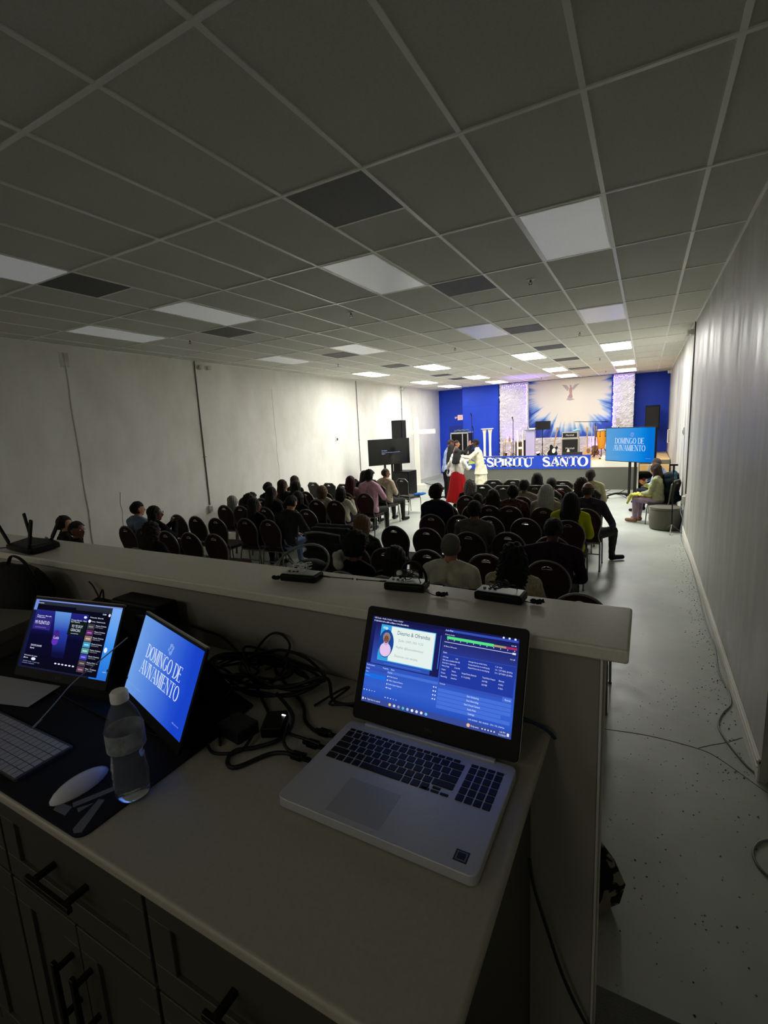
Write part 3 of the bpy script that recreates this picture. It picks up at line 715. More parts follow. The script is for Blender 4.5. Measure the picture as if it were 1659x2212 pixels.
pmon((-1.424, .687, 1.660), (.988, .152, 0), None, (-.136, .888, -.44), 'portable_monitor', scr_video, True)
pmon((-1.005, .671, 1.653), (.962, -.271, 0), None, (.247, .883, -.399), 'portable_monitor', scr_dom, False)
MB().box(-1.245, -1.175, .775, .79, 1.531, 1.72).build('hinge_post', M_black, dual, bevel=.004)
MB().prism([(-1.60, .63), (-1.1, .60), (-.84, .62), (-.845, .80), (-1.2, .90), (-1.62, .85)], (0, 0, DT + .003), (1, 0, 0), (0, 1, 0), (0, 0, 1), .006).build('stand_base', M_black, dual, bevel=.002)
MB().prism([(.0, .0), (.09, 0), (.0, .16)], (-1.40, .765, DT + .009), (0, 1, 0), (0, 0, 1), (1, 0, 0), .10).build('kickstand', M_black, dual, bevel=.002)
MB().prism([(.0, .0), (.09, 0), (.0, .15)], (-1.05, .745, DT + .009), (0, 1, 0), (0, 0, 1), (1, 0, 0), .10).build('kickstand', M_black, dual, bevel=.002)

# keyboard, mouse, bottle, paper
M_key = mat('white_keycap', c(170, 170, 174), .5)
k_ = thing('computer_keyboard', (-1.31, .445, DT), 'slim white wireless keyboard at the left on the desk mat', 'keyboard')
MB().prism(rrect(-1.52, -1.100, .388, .503, .006), (0, 0, DT + .003), (1, 0, 0), (0, 1, 0), (0, 0, 1), .008).build('case', mat('keyboard_aluminium', c(96, 96, 100), .4, metal=.6), k_, bevel=.001)
kb = MB(); y = .499
for d, n_ in ((.0165, 22), (.0185, 22), (.0185, 22), (.0185, 22), (.0185, 22), (.0185, 22)):
    y -= d; x = -1.104
    for i in range(n_):
        x -= .0187; kb.box(x, x + .0168, y, y + d - .002, DT + .010, DT + .0125)
kb.build('keys', M_key, k_, bevel=.0006, seg=1)
ms = MB(); ms.ell((0, 0, 0), (.0285, .057, .021), 20)
ms.v = [(x * (1 - .12 * (y / .057) ** 2) - .967, y + .441, DT + .003 + max(z, 0) * .95) for x, y, z in ms.v]
ms_ = thing('computer_mouse', (-.967, .441, DT), 'glossy white low computer mouse on the desk mat beside the bottle', 'mouse')
ms.build('shell', mat('mouse_white', c(214, 214, 222), .22), ms_, smooth=True)
b_ = thing('water_bottle', (-.845, .475, DT), 'clear plastic water bottle with white cap and paper label, half full', 'bottle')
prof = [(.004, .004), (.022, .0), (.029, .004), (.0325, .014), (.032, .03), (.0335, .036), (.032, .042), (.0335, .05), (.0315, .057), (.033, .066), (.0315, .074), (.030, .088), (.0305, .1), (.0335, .108), (.0335, .142), (.031, .155), (.024, .175), (.0155, .192), (.0135, .198)]
M_pet = mat('clear_bottle_plastic', c(225, 232, 240), .06, spec=.9, alpha=.09, coat=.8)
zb = DT + .0035
MB().lathe([(r_, zb + z_) for r_, z_ in prof], -.845, .475, 40, cap=False, wob=lambda t, z: .02 * math.sin(t * 5) * (1 if z < zb + .09 else .1)).build('bottle_body', M_pet, b_, smooth=True)
MB().lathe([(r_ * .95, zb + max(z_, .002)) for r_, z_ in prof if z_ < .104] + [(.001, zb + .1035)], -.845, .475, 40, wob=lambda t, z: .02 * math.sin(t * 5)).build('water', mat('water', c(240, 246, 250), .02, trans=1.0, ior=1.33), b_, smooth=True)
MB().lathe([(.0341, zb + .105), (.0341, zb + .143)], -.845, .475, 40, cap=False).build('bottle_label', mat('bottle_label_paper', c(150, 156, 160), .6, nscale=60, namt=.1, col2=c(120, 128, 132)), b_, smooth=True)
cp = MB().lathe([(.0152, zb + .197), (.0156, zb + .2), (.0152, zb + .214), (.0125, zb + .2175)], -.845, .475, 48, wob=lambda t, z: .03 * (1 if math.sin(t * 24) > 0 else 0))
cp.build('cap', M_white, b_, smooth=True)
pp_ = MB().prism([(-1.66, .60), (-1.419, .642), (-1.385, .545), (-1.50, .515), (-1.70, .50)], (0, 0, DT + .0095), (1, 0, 0), (0, 1, 0), (0, 0, 1), .0008)
tag(pp_.build('paper_sheet', mat('paper', c(176, 174, 172), .9)), 'pale sheet of paper lying in front of the left portable monitor', 'paper')
w = MB().tube([(-1.268, .503, DT + .012), (-1.275, .55, DT + .035), (-1.30, .62, DT + .06), (-1.27, .68, DT + .10), (-1.20, .72, DT + .16)], .0016, 8)
w.cyl((-1.267, .500, DT + .011), (-1.270, .522, DT + .02), .003, .0025)
tag(w.build('charging_cable', mat('light_grey_cable', c(150, 150, 152), .5), smooth=True), 'thin light grey cable rising from the white keyboard across the left monitor', 'cable')
# white boxes at the left edge, black backpack, adapter boxes
t = thing('white_box', (-1.87, .72, DT), 'white flat device box at the far left edge of the desk', 'box')
R_ = Matrix.Rotation(.25, 3, 'Z')
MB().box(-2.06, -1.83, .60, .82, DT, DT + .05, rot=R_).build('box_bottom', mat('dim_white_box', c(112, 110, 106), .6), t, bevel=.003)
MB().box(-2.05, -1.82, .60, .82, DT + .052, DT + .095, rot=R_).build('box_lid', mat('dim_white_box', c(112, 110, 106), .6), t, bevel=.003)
M_nyl = mat('black_nylon', c(16, 16, 18), .85, bump=.4, bscale=60)
bp_ = thing('backpack', (-2.1, .88, DT), 'black backpack with a looped strap slumped at the left end of the desk', 'backpack')
m = MB(); m.ell((-2.16, .88, DT + .11), (.20, .10, .125), 24); m.ell((-2.2, .85, DT + .07), (.16, .12, .07), 20)
for i, v in enumerate(m.v):
    n_ = noise.noise(Vector(v) * 9) * .022; m.v[i] = (v[0] + n_, v[1] + n_ * .4, max(v[2] + n_, DT + .001))
m.build('pack', M_nyl, bp_, smooth=True)
MB().tube([(-2.15, .87, DT + .235), (-2.08, .86, DT + .275), (-1.99, .86, DT + .25), (-1.955, .87, DT + .15), (-1.965, .88, DT + .02)], .007, 8, flat=.5).build('strap', M_nyl, bp_, smooth=True)
t = tag(MB().box(-1.73, -1.63, .90, .97, DT, DT + .12, rot=Matrix.Rotation(.3, 3, 'X')).tube([(-1.66, .93, DT + .12), (-1.67, .94, DT + .16), (-1.70, .95, DT + .15), (-1.75, .96, DT + .09), (-1.77, .96, DT + .004)], .003, 8).build('power_adapter', M_black, bevel=.006), 'small black power adapter with a thin lead behind the left monitor', 'adapter')
t = thing('black_speaker_box', (-1.45, .94, DT), 'long black box standing against the counter wall behind the two monitors', 'box')
MB().box(-1.57, -1.33, .90, .985, DT, DT + .16).build('case', M_black, t, bevel=.012, seg=3)
MB().box(-1.555, -1.345, .895, .901, DT + .02, DT + .14).build('grille', mat('black_grille', c(22, 22, 23), .8, bump=.5, bscale=400), t)
tag(MB().tube([(-1.82, .99, DT + .004), (-1.80, 1.0, DT + .06), (-1.83, 1.0, DT + .13), (-1.86, 1.0, DT + .155)], .003, 8).build('cable', M_rubber, smooth=True), 'short thin black cable end sticking up against the counter wall', 'cable', 'black cables on the desk')

# ---------------------------------------------------------------- cable tangle between the monitors and the laptop
def coil(cx, cy, rx, ry, z, turns, seed, r, tail, head=None):
    rnd = random.Random(seed); P = list(head or [])
    n = int(turns * 8)
    for i in range(n + 1):
        a = 2 * PI * i / 8 + seed
        P.append((cx + rx * math.cos(a) * rnd.uniform(.82, 1.1) + rnd.uniform(-.015, .015), min(cy + ry * math.sin(a) * rnd.uniform(.8, 1.1), 1.005), z + .006 * (i % 5) + rnd.uniform(0, .02)))
    P += tail
    return MB().tube(P, r, 8, sub=6)
zc = DT + .006
cabs = [
 (coil(-.90, .90, .17, .07, zc, 3.2, 1, .0042, [(-.74, .86, zc), (-.68, .80, zc), (-.62, .775, zc), (-.590, .778, zc + .008)]), 'thick black cable coiled in the tangle, plugged in beside the laptop hinge'),
 (coil(-.95, .90, .13, .08, zc + .012, 3.0, 2.2, .0038, [(-.80, .80, zc), (-.70, .74, zc + .01), (-.62, .735, zc + .01), (-.592, .735, zc + .008)]), 'black cable of the tangle plugged into the middle of the laptop left side'),
 (coil(-.84, .91, .14, .07, zc + .02, 2.4, 3.7, .0042, [(-.67, .90, zc), (-.61, .90, zc), (-.585, .87, zc)]), 'black cable of the tangle running behind the laptop screen'),
 (coil(-1.0, .88, .09, .07, zc + .008, 2.2, 5.1, .0032, [(-.93, .76, zc), (-.86, .70, zc), (-.80, .65, zc)]), 'thin black cable looping at the left of the tangle beside the right monitor'),
 (MB().tube([(-.60, .688, zc + .006), (-.64, .688, zc + .004), (-.68, .672, zc), (-.715, .612, zc), (-.745, .618, zc), (-.755, .65, zc), (-.72, .68, zc), (-.68, .72, zc + .01), (-.70, .78, zc + .02), (-.80, .84, zc + .02)], .0046, 8), 'thick black cable making a wide loop on the pale desk in front of the tangle'),
 (MB().tube([(-.83, .64, zc), (-.79, .625, zc), (-.745, .655, zc), (-.75, .70, zc + .01), (-.78, .74, zc)], .0035, 8), 'black cable curling from the edge of the desk mat toward the hub'),
 (MB().tube([(-1.0, .94, zc), (-1.0, .985, zc + .04), (-.96, 1.0, zc + .085), (-.915, 1.0, zc + .095), (-.885, 1.0, zc + .065), (-.905, .985, zc + .02), (-.93, .94, zc + .01)], .0036, 8), 'black cable loop standing up against the counter wall'),
 (MB().tube([(-1.33, .95, zc + .10), (-1.25, .99, zc + .06), (-1.17, 1.0, zc + .045), (-1.10, .99, zc + .02), (-1.02, .95, zc + .01), (-.93, .93, zc + .03)], .0040, 8), 'black cable running along the wall from behind the monitors to the tangle'),
 (MB().tube([(-.70, .86, zc), (-.66, .92, zc + .02), (-.64, .93, zc + .025), (-.66, .87, zc + .01), (-.60, .88, zc + .02), (-.56, .90, zc + .02)], .003, 8), 'thin black cable with a small kink beside the laptop screen'),
 (MB().tube([(-.69, .75, zc + .02), (-.66, .70, zc + .02), (-.635, .69, zc + .01), (-.60, .70, zc + .005)], .0036, 8), 'short black cable dropping from the hub to a laptop plug'),
]
for m, lab in cabs: tag(m.build('cable', M_rubber, smooth=True), lab, 'cable', 'black cables on the desk')
for (x, y), lab in zip(((-.60, .778), (-.60, .735), (-.607, .690)), ('farthest', 'middle', 'nearest')):
    m = MB().box(x - .024, x + .004, y - .009, y + .009, DT + .004, DT + .016).box(x + .004, x + .024, y - .006, y + .006, DT + .006, DT + .013).box(x - .036, x - .024, y - .0055, y + .0055, DT + .005, DT + .014)
    tag(m.build('cable_plug', M_black, bevel=.0025), 'black cable plug in the laptop left side, %s of three' % lab, 'plug', 'plugs in the laptop side')
t = thing('usb_hub', (-.73, .72, DT), 'black square adapter box with a small white light in the cable tangle', 'adapter')
MB().box(-.838, -.762, .675, .735, DT, DT + .03, rot=Matrix.Rotation(-.15, 3, 'Z')).build('adapter_box', mat('dark_grey_plastic', c(26, 27, 29), .5), t, bevel=.004)
MB().box(-.745, -.695, .705, .775, DT + .012, DT + .038, rot=Matrix.Rotation(.5, 3, 'Z')).build('hub_body', M_black, t, bevel=.005)
MB().box(-.713, -.703, .757, .760, DT + .0385, DT + .0395).build('indicator_light', emi('white_led', (1, 1, 1, 1), 3), t)
tag(MB().tube([(-.235, .92, DT + .07), (-.20, .955, DT + .045), (-.165, .985, DT + .012), (-.150, .998, DT - .012)], .0038, 8).build('ethernet_cable', mat('blue_cable', c(20, 44, 86), .5), smooth=True), 'dark blue cable leaving behind the laptop over the desk corner', 'cable')
tag(MB().tube([(-.202, .99, 1.19), (-.19, .98, 1.13), (-.16, .98, 1.03), (-.12, .985, .90), (-.07, 1.0, .78), (-.03, 1.06, .66), (0, 1.14, .607), (.04, 1.18, .606)], .0042, 8).build('hanging_cable', mat('dark_grey_blue_cable', c(34, 38, 46), .5), smooth=True), 'dark cord hanging down the end wall of the booth to the platform', 'cable')

# ---------------------------------------------------------------- things on the bar top
rt = thing('wifi_router', (-2.40, 1.07, BT), 'black wireless router with four upright antennas at the left end of the bar', 'router')
m = MB().prism([(-2.50, 1.015), (-2.27, .99), (-2.25, 1.0), (-2.28, 1.13), (-2.40, 1.16), (-2.56, 1.15), (-2.57, 1.13)], (0, 0, BT + .004), (1, 0, 0), (0, 1, 0), (0, 0, 1), .024)
m.build('router_body', M_black, rt, bevel=.006)
MB().prism([(-2.49, 1.03), (-2.30, 1.01), (-2.31, 1.11), (-2.40, 1.14), (-2.54, 1.13)], (0, 0, BT + .028), (1, 0, 0), (0, 1, 0), (0, 0, 1), .003).build('top_vent', mat('router_grey', c(40, 40, 42), .6, bump=.5, bscale=200), rt)
for a, b in (((-2.465, 1.02, BT + .02), (-2.565, 1.02, BT + .135)), ((-2.285, 1.01, BT + .03), (-2.243, 1.015, BT + .150)), ((-2.545, 1.14, BT + .02), (-2.585, 1.145, BT + .142)), ((-2.375, 1.14, BT + .025), (-2.268, 1.145, BT + .140))):
    a = Vector(a); b = Vector(b); d = (b - a).normalized(); u = d.cross(Vector((0, 1, 0))).normalized()
    q = MB().cyl(a - d * .006, a + d * .014, .008, .007); q.obox(a + (b - a) * .56, u, Vector((0, 1, 0)), d, .0085, .0045, (b - a).length * .44)
    q.build('antenna', M_black, rt, bevel=.002)
for k, (x, yy) in enumerate(((-2.62, 1.0), (-2.66, 1.03))):
    tag(MB().tube([(-2.50, 1.03, BT + .012), (-2.56, 1.01, BT + .008), (x - .1, yy, BT + .006), (x - .4, yy + .02, BT + .006)], .0028, 6).build('cable', M_rubber if k else mat('light_grey_cable', c(150, 150, 152), .5), smooth=True),
        ('black' if k else 'pale') + ' cable running left from the router along the bar', 'cable')
M_rx = mat('receiver_silver_grey', c(150, 152, 152), .35, metal=.4)
M_clear = mat('clear_earphone_cord', c(210, 214, 214), .3)
def receiver(x, y, rz, L, ant, label, cord, seed, bud, white=False):
    t = thing('audio_receiver', (x, y, BT), label, 'audio receiver', 'earphone receivers lying on the bar')
    R_ = Matrix.Rotation(rz, 3, 'Z'); T = lambda p: R_ @ Vector(p) + Vector((x, y, BT))
    m = MB()
    bx = MB().box(-L / 2, L / 2, -.03, .03, .002, .024)
    bx.v = [tuple(T(v)) for v in bx.v]; bx.build('case', M_black, t, bevel=.006, seg=3)
    tp = MB().box(-L / 2 + .006, L / 2 - .006, -.024, .024, .024, .0265); tp.v = [tuple(T(v)) for v in tp.v]
    tp.build('top_plate', M_rx, t, bevel=.004)
    bt = MB(); 
    for i in range(3): bt.cyl((-L / 2 + .02 + i * .014, .0, .0262), (-L / 2 + .02 + i * .014, 0, .0285), .004)
    bt.v = [tuple(T(v)) for v in bt.v]; bt.build('button', M_black, t)
    a = MB(); p0 = T((ant * L / 2, .012, .014)); p1 = T((ant * (L / 2 + .03), .014, .012)); p2 = T((ant * (L / 2 + .105), .016, .011))
    a.tube([p0, p1, p2], .0016, 6).ell(p2, .003, 8); a.cyl(p0, p1, .0035, .0025, 8); a.build('antenna', M_rubber, t, smooth=True)
    rnd = random.Random(seed); P = []
    for i in range(24):
        an = i * 1.25; P.append(T((rnd.uniform(-.035, .035), rnd.uniform(-.02, .02), .028 + .010 * abs(math.sin(an)) + rnd.uniform(0, .02))))
    P += [T((bud[0] * .5, bud[1] * .5, .012)), T((bud[0] * .8, bud[1] * .9, .004)), T((bud[0], bud[1], .004))]
    MB().tube(P, .0013, 6, sub=5).build('earphone_cord', cord, t, smooth=True)
    e = MB(); p = T((bud[0], bud[1], .007)); e.cyl(p, p + Vector((.012, .004, .002)), .006, .007, 12); e.cyl(p + Vector((.012, .004, .002)), p + Vector((.019, .006, .004)), .004, .0055, 12); e.ell(p - Vector((.006, -.002, -.001)), (.009, .007, .007), 10)
    e.build('earbud', M_black, t, smooth=True)
    if white: 
        e = MB().ell(T((-.02, -.0, .045)), .010, 12).ell(T((.025, .008, .04)), .009, 12); e.build('earbud', M_white, t, smooth=True)
    return t
r1 = receiver(-.925, 1.128, .12, .125, 1, 'black receiver with bunched clear earphone cord, leftmost of three on the bar', M_clear, 3, (-.085, -.02))
r2 = receiver(-.58, 1.165, .1, .12, -1, 'black receiver wrapped in its black earphone cord, middle one of three on the bar', M_rubber, 5, (.11, -.04), True)
hb = MB().tube([Vector((-.60, 1.165, BT + .03)), (-.585, 1.17, BT + .07), (-.55, 1.172, BT + .078), (-.525, 1.172, BT + .05), (-.522, 1.17, BT + .025)], .004, 8); hb.build('headset_band', M_black, r2, smooth=True)
r3 = receiver(-.315, 1.175, -.05, .125, -1, 'black receiver with bright pale top, rightmost of three on the bar', M_rubber, 9, (.09, .0))

# ---------------------------------------------------------------- wall fittings
def wire(pts, r, m, name, lab, cat='cable', group=None): return tag(MB().tube(pts, r, 8).build(name, m, smooth=True), lab, cat, group)
M_steel = mat('grey_conduit_steel', c(110, 108, 104), .4, metal=.6)
def conduit(x, y, z0, z1, lab): return tag(MB().cyl((x, y, z0), (x, y, z1), .011).box(x - .012, x + .012, y - .03, y + .03, z0 + 1.0, z0 + 1.015).build('conduit_pipe', M_steel, smooth=True), lab, 'pipe', 'vertical wall conduits')
conduit(XL + .013, 6.95, .82, H, 'thin grey conduit down the left wall to the outlet behind the empty chairs')
conduit(XL + .013, 13.1, .9, H, 'thin grey conduit on the left wall behind the black television')
conduit(XL + .013, 16.25, 1.9, H, 'thin grey conduit on the left wall above the loudspeaker')
conduit(XR - .013, 9.98, .80, H, 'dark conduit down the grey right wall behind the seated woman')
def outlet(x, y, z, lab, s=1):
    t = thing('wall_outlet', (x, y, z), lab, 'outlet')
    MB().box(*sorted((x, x + s * .05)), y - .045, y + .045, z - .07, z + .07).build('box', M_base, t, bevel=.006)
    MB().box(*sorted((x + s * .05, x + s * .056)), y - .03, y + .03, z - .05, z + .05).build('socket_plate', mat('light_grey_plastic', c(170, 168, 160), .5), t, bevel=.003)
outlet(XL, 6.95, .74, 'surface mounted white outlet on the left wall below the conduit')
outlet(XR, 10.2, .66, 'grey outlet low on the right wall behind the seated woman', -1)
def emlight(x, y, z, lab, s):
    t = thing('emergency_light', (x, y, z), lab, 'emergency light', 'wall emergency lights')
    MB().box(*sorted((x, x + s * .06)), y - .1, y + .1, z - .05, z + .05).build('housing', M_base, t, bevel=.01)
    for dy in (-.1, .1):
        m = MB().cyl((x + s * .05, y + dy, z), (x + s * .10, y + dy, z), .035, .05, 16).ell((x + s * .10, y + dy, z), (.02, .045, .045), 12); m.build('lamp_head', mat('lamp_lens', c(215, 215, 210), .2), t, smooth=True)
emlight(XL, 7.15, H - .12, 'white twin emergency light high on the left wall beside the conduit', 1)
emlight(XL, 16.3, H - .12, 'small white emergency light high on the left wall near the stage', 1)
emlight(XR, 10.4, H - .12, 'white twin emergency light high on the grey right wall', -1)
emlight(XR, 18.9, H - .12, 'small white emergency light high on the right wall by the blue wall', -1)
for x, y, z, s, lab in ((XL, 11.85, 2.0, 1, 'small white thermostat with dark face on the left wall'), (XR, 11.5, 1.87, -1, 'small white thermostat with dark face on the right wall')):
    t = thing('thermostat', (x, y, z), lab, 'thermostat')
    MB().box(*sorted((x, x + s * .025)), y - .055, y + .055, z - .075, z + .075).build('cover', M_white, t, bevel=.006)
    MB().box(*sorted((x + s * .025, x + s * .03)), y - .025, y + .03, z - .05, z + .02).build('dark_face', mat('dark_grey_plastic', c(26, 27, 29), .5), t)
MB_wh = MB().tube([(XR - .01, 17.9, 1.33), (XR - .06, 17.9, 1.34), (XR - .06, 17.9, 1.75), (XR - .01, 17.9, 1.76)], .012, 8, sub=1)
tag(MB_wh.build('grab_handle', M_white, smooth=True), 'white upright handle bar on the right wall at the stage edge', 'handle')
wire([(XR - .025, 9.98, .62), (XR - .04, 9.9, .3), (XR - .05, 9.8, .02), (.66, 8.27, .006), (.655, 7.03, .006), (.64, 5.9, .006), (.655, 5.2, .006), (.63, 4.67, .006), (.66, 4.35, .006), (.65, 4.15, .006), (.585, 4.0, .006), (.54, 3.85, .006), (.54, 3.72, .006), (.60, 3.5, .006), (.68, 3.33, .006), (.9, 3.1, .006), (1.3, 3.0, .006)], .006, mat('grey_floor_cable', c(120, 122, 118), .5), 'floor_cable', 'long grey cable snaking along the right baseboard on the floor')
wire([(1.2, 2.95, .006), (.8, 2.85, .006), (.64, 2.79, .006), (.575, 2.72, .006), (.555, 2.63, .006), (.60, 2.54, .006), (.75, 2.45, .006), (1.2, 2.4, .006)], .006, mat('grey_floor_cable', c(120, 122, 118), .5), 'floor_cable', 'grey cable loop on the floor at the right edge near the wall end')
wire([(XR - .03, 10.2, .6), (XR - .06, 10.25, .45), (XR - .03, 10.1, .3), (XR - .05, 10.15, .12), (XR - .03, 10.0, .01)], .005, mat('white_blue_cable', c(150, 165, 200), .5), 'hanging_cable', 'pale blue cord hanging from the outlet on the right wall')
# debris along the right wall where floor paint peels
rnd = random.Random(4); m = MB()
for i in range(520):
    y = rnd.uniform(1.6, 9.5); x = XR - abs(rnd.gauss(0, .10)) - .03 + (.5 * rnd.random() if y < 3.2 else 0); s_ = rnd.uniform(.002, .007)
    m.ell((x, y, s_ * .3), (s_, s_ * rnd.uniform(.6, 1.6), s_ * .4), 5)
for i in range(260):
    s_ = rnd.uniform(.002, .006); m.ell((rnd.uniform(-.1, .6), rnd.uniform(1.4, 4.5), .001), (s_, s_, .001), 5)
tag(m.build('floor_debris', mat('pale_grit', c(150, 146, 130), .9, nscale=40, namt=.05, col2=c(30, 30, 28))), 'loose paint chips and grit along the right wall floor', 'debris', kind='stuff')
# patterned fabric bag on the hall floor behind the end of the booth wall
M_fab = mat('black_cream_leaf_fabric', c(12, 12, 12), .9, nscale=14, namt=.015, col2=c(150, 142, 122), bump=.3, bscale=50)
bg_ = thing('fabric_bag', (-.2, 2.05, 0), 'black and cream leaf patterned fabric bag on the floor behind the booth wall', 'bag')
m = MB().lathe([(.02, .006), (.15, .0), (.19, .05), (.20, .16), (.16, .27), (.09, .37), (.03, .44)], -.22, 2.05, 28, sy=.55, wob=lambda t, z: .09 * math.sin(5 * t + 9 * z))
m.build('bag_body', M_fab, bg_, smooth=True)
MB().tube([(-.3, 2.05, .36), (-.28, 2.04, .5), (-.2, 2.04, .53), (-.13, 2.05, .38)], .009, 8).build('handle', M_fab, bg_, smooth=True)

# ---------------------------------------------------------------- chairs
M_mar = mat('dark_maroon_upholstery', c(52, 18, 26), .85, nscale=300, namt=.2, col2=c(40, 13, 20), bump=.2, bscale=400)
M_dgr = mat('charcoal_upholstery', c(52, 50, 47), .85, nscale=300, namt=.2, col2=c(42, 40, 38), bump=.2, bscale=400)
M_frame = mat('grey_chair_tube', c(120, 118, 112), .35, metal=.55)
def slab_with_hole(outline, hole, o, U, V, N, t):
    bm = bmesh.new(); loops = []
    for P in (outline, hole):
        vs = [bm.verts.new(Vector(o) + Vector(U) * a + Vector(V) * b) for a, b in P]
        loops += [bm.edges.new((vs[i], vs[(i + 1) % len(vs)])) for i in range(len(vs))]
    bmesh.ops.triangle_fill(bm, edges=loops, use_beauty=True)
    r_ = bmesh.ops.extrude_face_region(bm, geom=list(bm.faces))
    bmesh.ops.translate(bm, verts=[g for g in r_['geom'] if isinstance(g, bmesh.types.BMVert)], vec=Vector(N) * t)
    bmesh.ops.recalc_face_normals(bm, faces=bm.faces)
    me = bpy.data.meshes.new('slab'); bm.to_mesh(me); bm.free()
    mb = MB(); mb.add([tuple(v.co) for v in me.vertices], [tuple(p.vertices) for p in me.polygons]); bpy.data.meshes.remove(me)
    return mb
def make_chair(kind, m_pad):
    """origin on the floor under the seat centre, facing +Y"""
    t = thing('banquet_chair', (0, 0, 0), '', 'chair')
    seat = MB().prism(rrect(-.215, .215, -.20, .215, .06, 6), (0, 0, .415), (1, 0, 0), (0, 1, 0), (0, 0, 1), .05)
    seat.build('seat', m_pad, t, bevel=.018, seg=3)
    U = Vector((1, 0, 0)); V = Vector((0, -.17, .985)).normalized(); N = Vector((0, .985, .17)).normalized()
    O = Vector((0, -.205, .50))
    if kind == 'round':
        out = [(-.145, 0), (.145, 0)] + [(.195 * math.cos(a) if True else 0, .215 + .205 * math.sin(a)) for a in [math.radians(-18 + 216 * i / 26) for i in range(27)]]
        hz, hw, hh = .365, .042, .011
    else:
        out = [(-.150, 0), (.150, 0), (.205, .34), (.115, .415), (-.115, .415), (-.205, .34)]
        hz, hw, hh = .375, .05, .012
    hole = [(hw * math.cos(2 * PI * i / 16), hz + hh * math.sin(2 * PI * i / 16) - (.25 * (hw * math.cos(2 * PI * i / 16)) ** 2 / hw)) for i in range(16)]
    bk = slab_with_hole(out, hole, O, U, V, N, .035)
    bk.build('backrest', m_pad, t, bevel=.009, seg=2)
    f = MB().tube([O + U * a * 1.045 + V * (b * 1.03 - .003) + N * .014 for a, b in out[2:]], .0115, 8, sub=1) if kind == 'round' else MB().tube([O + U * a * 1.05 + V * (b * 1.03) + N * .014 for a, b in out[1:] + out[:1]], .0115, 8, sub=1)
    # down to the seat frame
    q = 2
    f.tube([O + U * (out[2][0] * 1.045 if kind == 'round' else .157) + V * (out[2][1] * 1.03 if kind == 'round' else 0) + N * .014, O + U * .165 + V * .02 + N * .01, Vector((.195, -.19, .42))], .0115, 8, sub=2)
    f.tube([O - U * (out[2][0] * 1.045 if kind == 'round' else .157) + V * (out[2][1] * 1.03 if kind == 'round' else 0) + N * .014, O - U * .165 + V * .02 + N * .01, Vector((-.195, -.19, .42))], .0115, 8, sub=2)
    f.build('back_frame', M_frame, t, smooth=True)
    h = MB().tube([O + U * a * 1.12 + V * (hz + (b - hz) * 1.25) + N * .0 for a, b in hole], .0042, 6, closed=True, sub=1)
    h.build('handle_trim', M_chrome, t, smooth=True)
    for s in (-1, 1):
        MB().tube([(s * .185, .17, .415), (s * .195, .20, .38), (s * .200, .225, .012)], .011, 8, sub=3).cyl((s * .200, .225, 0), (s * .200, .225, .02), .014).build('leg', M_frame, t, smooth=True)
        MB().tube([(s * .185, -.18, .415), (s * .195, -.21, .36), (s * .200, -.26, .012)], .011, 8, sub=3).cyl((s * .200, -.26, 0), (s * .200, -.26, .02), .014).build('leg', M_frame, t, smooth=True)
    MB().tube([(-.195, -.19, .405), (-.19, .18, .405), (.19, .18, .405), (.195, -.19, .405)], .010, 8, sub=1, closed=True).cyl((-.197, -.22, .25), (.197, -.22, .25), .008, n=8).build('seat_frame', M_frame, t, smooth=True)
    return t
chair_round = make_chair('round', M_mar); chair_crown = make_chair('crown', M_dgr)
first = {'round': True, 'crown': True}
def place_chair(x, yb, label, kind='round', rz=0.0, group=None):
    """yb: depth of the back's top edge"""
    src = chair_round if kind == 'round' else chair_crown
    if first[kind]: o = src; first[kind] = False
    else: o = copy_tree(src)
    y = yb + .27
    o.location = (x, y, 0); o.rotation_euler.z = rz
    tag(o, label, 'chair', group or ('maroon round-back banquet chairs' if kind == 'round' else 'charcoal crown-back banquet chairs'))
    return o

# ---------------------------------------------------------------- people
LABS = ['head', 'neck', 'torso', 'pelvis', 'uarm', 'farm', 'hand', 'thigh', 'shin', 'foot']
def remesh(mb, voxel, smooth=3):
    me = mb.mesh('tmp', [])
    o = bpy.data.objects.new('tmp', me); COL.objects.link(o)
    r_ = o.modifiers.new('r', 'REMESH'); r_.mode = 'VOXEL'; r_.voxel_size = voxel
    s_ = o.modifiers.new('s', 'SMOOTH'); s_.factor = .5; s_.iterations = smooth
    bpy.context.view_layer.update()
    out = bpy.data.meshes.new_from_object(o.evaluated_get(bpy.context.evaluated_depsgraph_get()))
    bpy.data.objects.remove(o); bpy.data.meshes.remove(me)
    return out
def arrs(me):
    V = np.empty(len(me.vertices) * 3); me.vertices.foreach_get('co', V); V = V.reshape(-1, 3)
    Nn = np.empty(len(me.vertices) * 3); me.vertices.foreach_get('normal', Nn); Nn = Nn.reshape(-1, 3)
    F = np.empty(len(me.loops), int); me.loops.foreach_get('vertex_index', F); F = F.reshape(-1, 4)
    return V, Nn, F
def subset(V, Nn, F, mask, off, name, m, parent, fold=0.0, fs=30.0, mod=None):
    Fs = F[mask]
    if len(Fs) == 0: return None
    use, inv = np.unique(Fs, return_inverse=True); Q = V[use].copy(); NN = Nn[use]
    o = np.full(len(Q), off)
    if fold: o = o + fold * (np.sin(Q[:, 2] * fs + Q[:, 0] * 23 + 2 * np.sin(Q[:, 1] * 19)) * np.cos(Q[:, 0] * 17 - Q[:, 1] * 21 + Q[:, 2] * 11))
    if mod is not None: o = o + mod(Q)
    Q = Q + NN * o[:, None]
    me = bpy.data.meshes.new(name); me.from_pydata(Q.tolist(), [], inv.reshape(-1, 4).tolist())
    me.materials.append(m); me.polygons.foreach_set('use_smooth', [True] * len(me.polygons)); me.update()
    ob = bpy.data.objects.new(name, me); COL.objects.link(ob); ob.parent = parent
    return ob
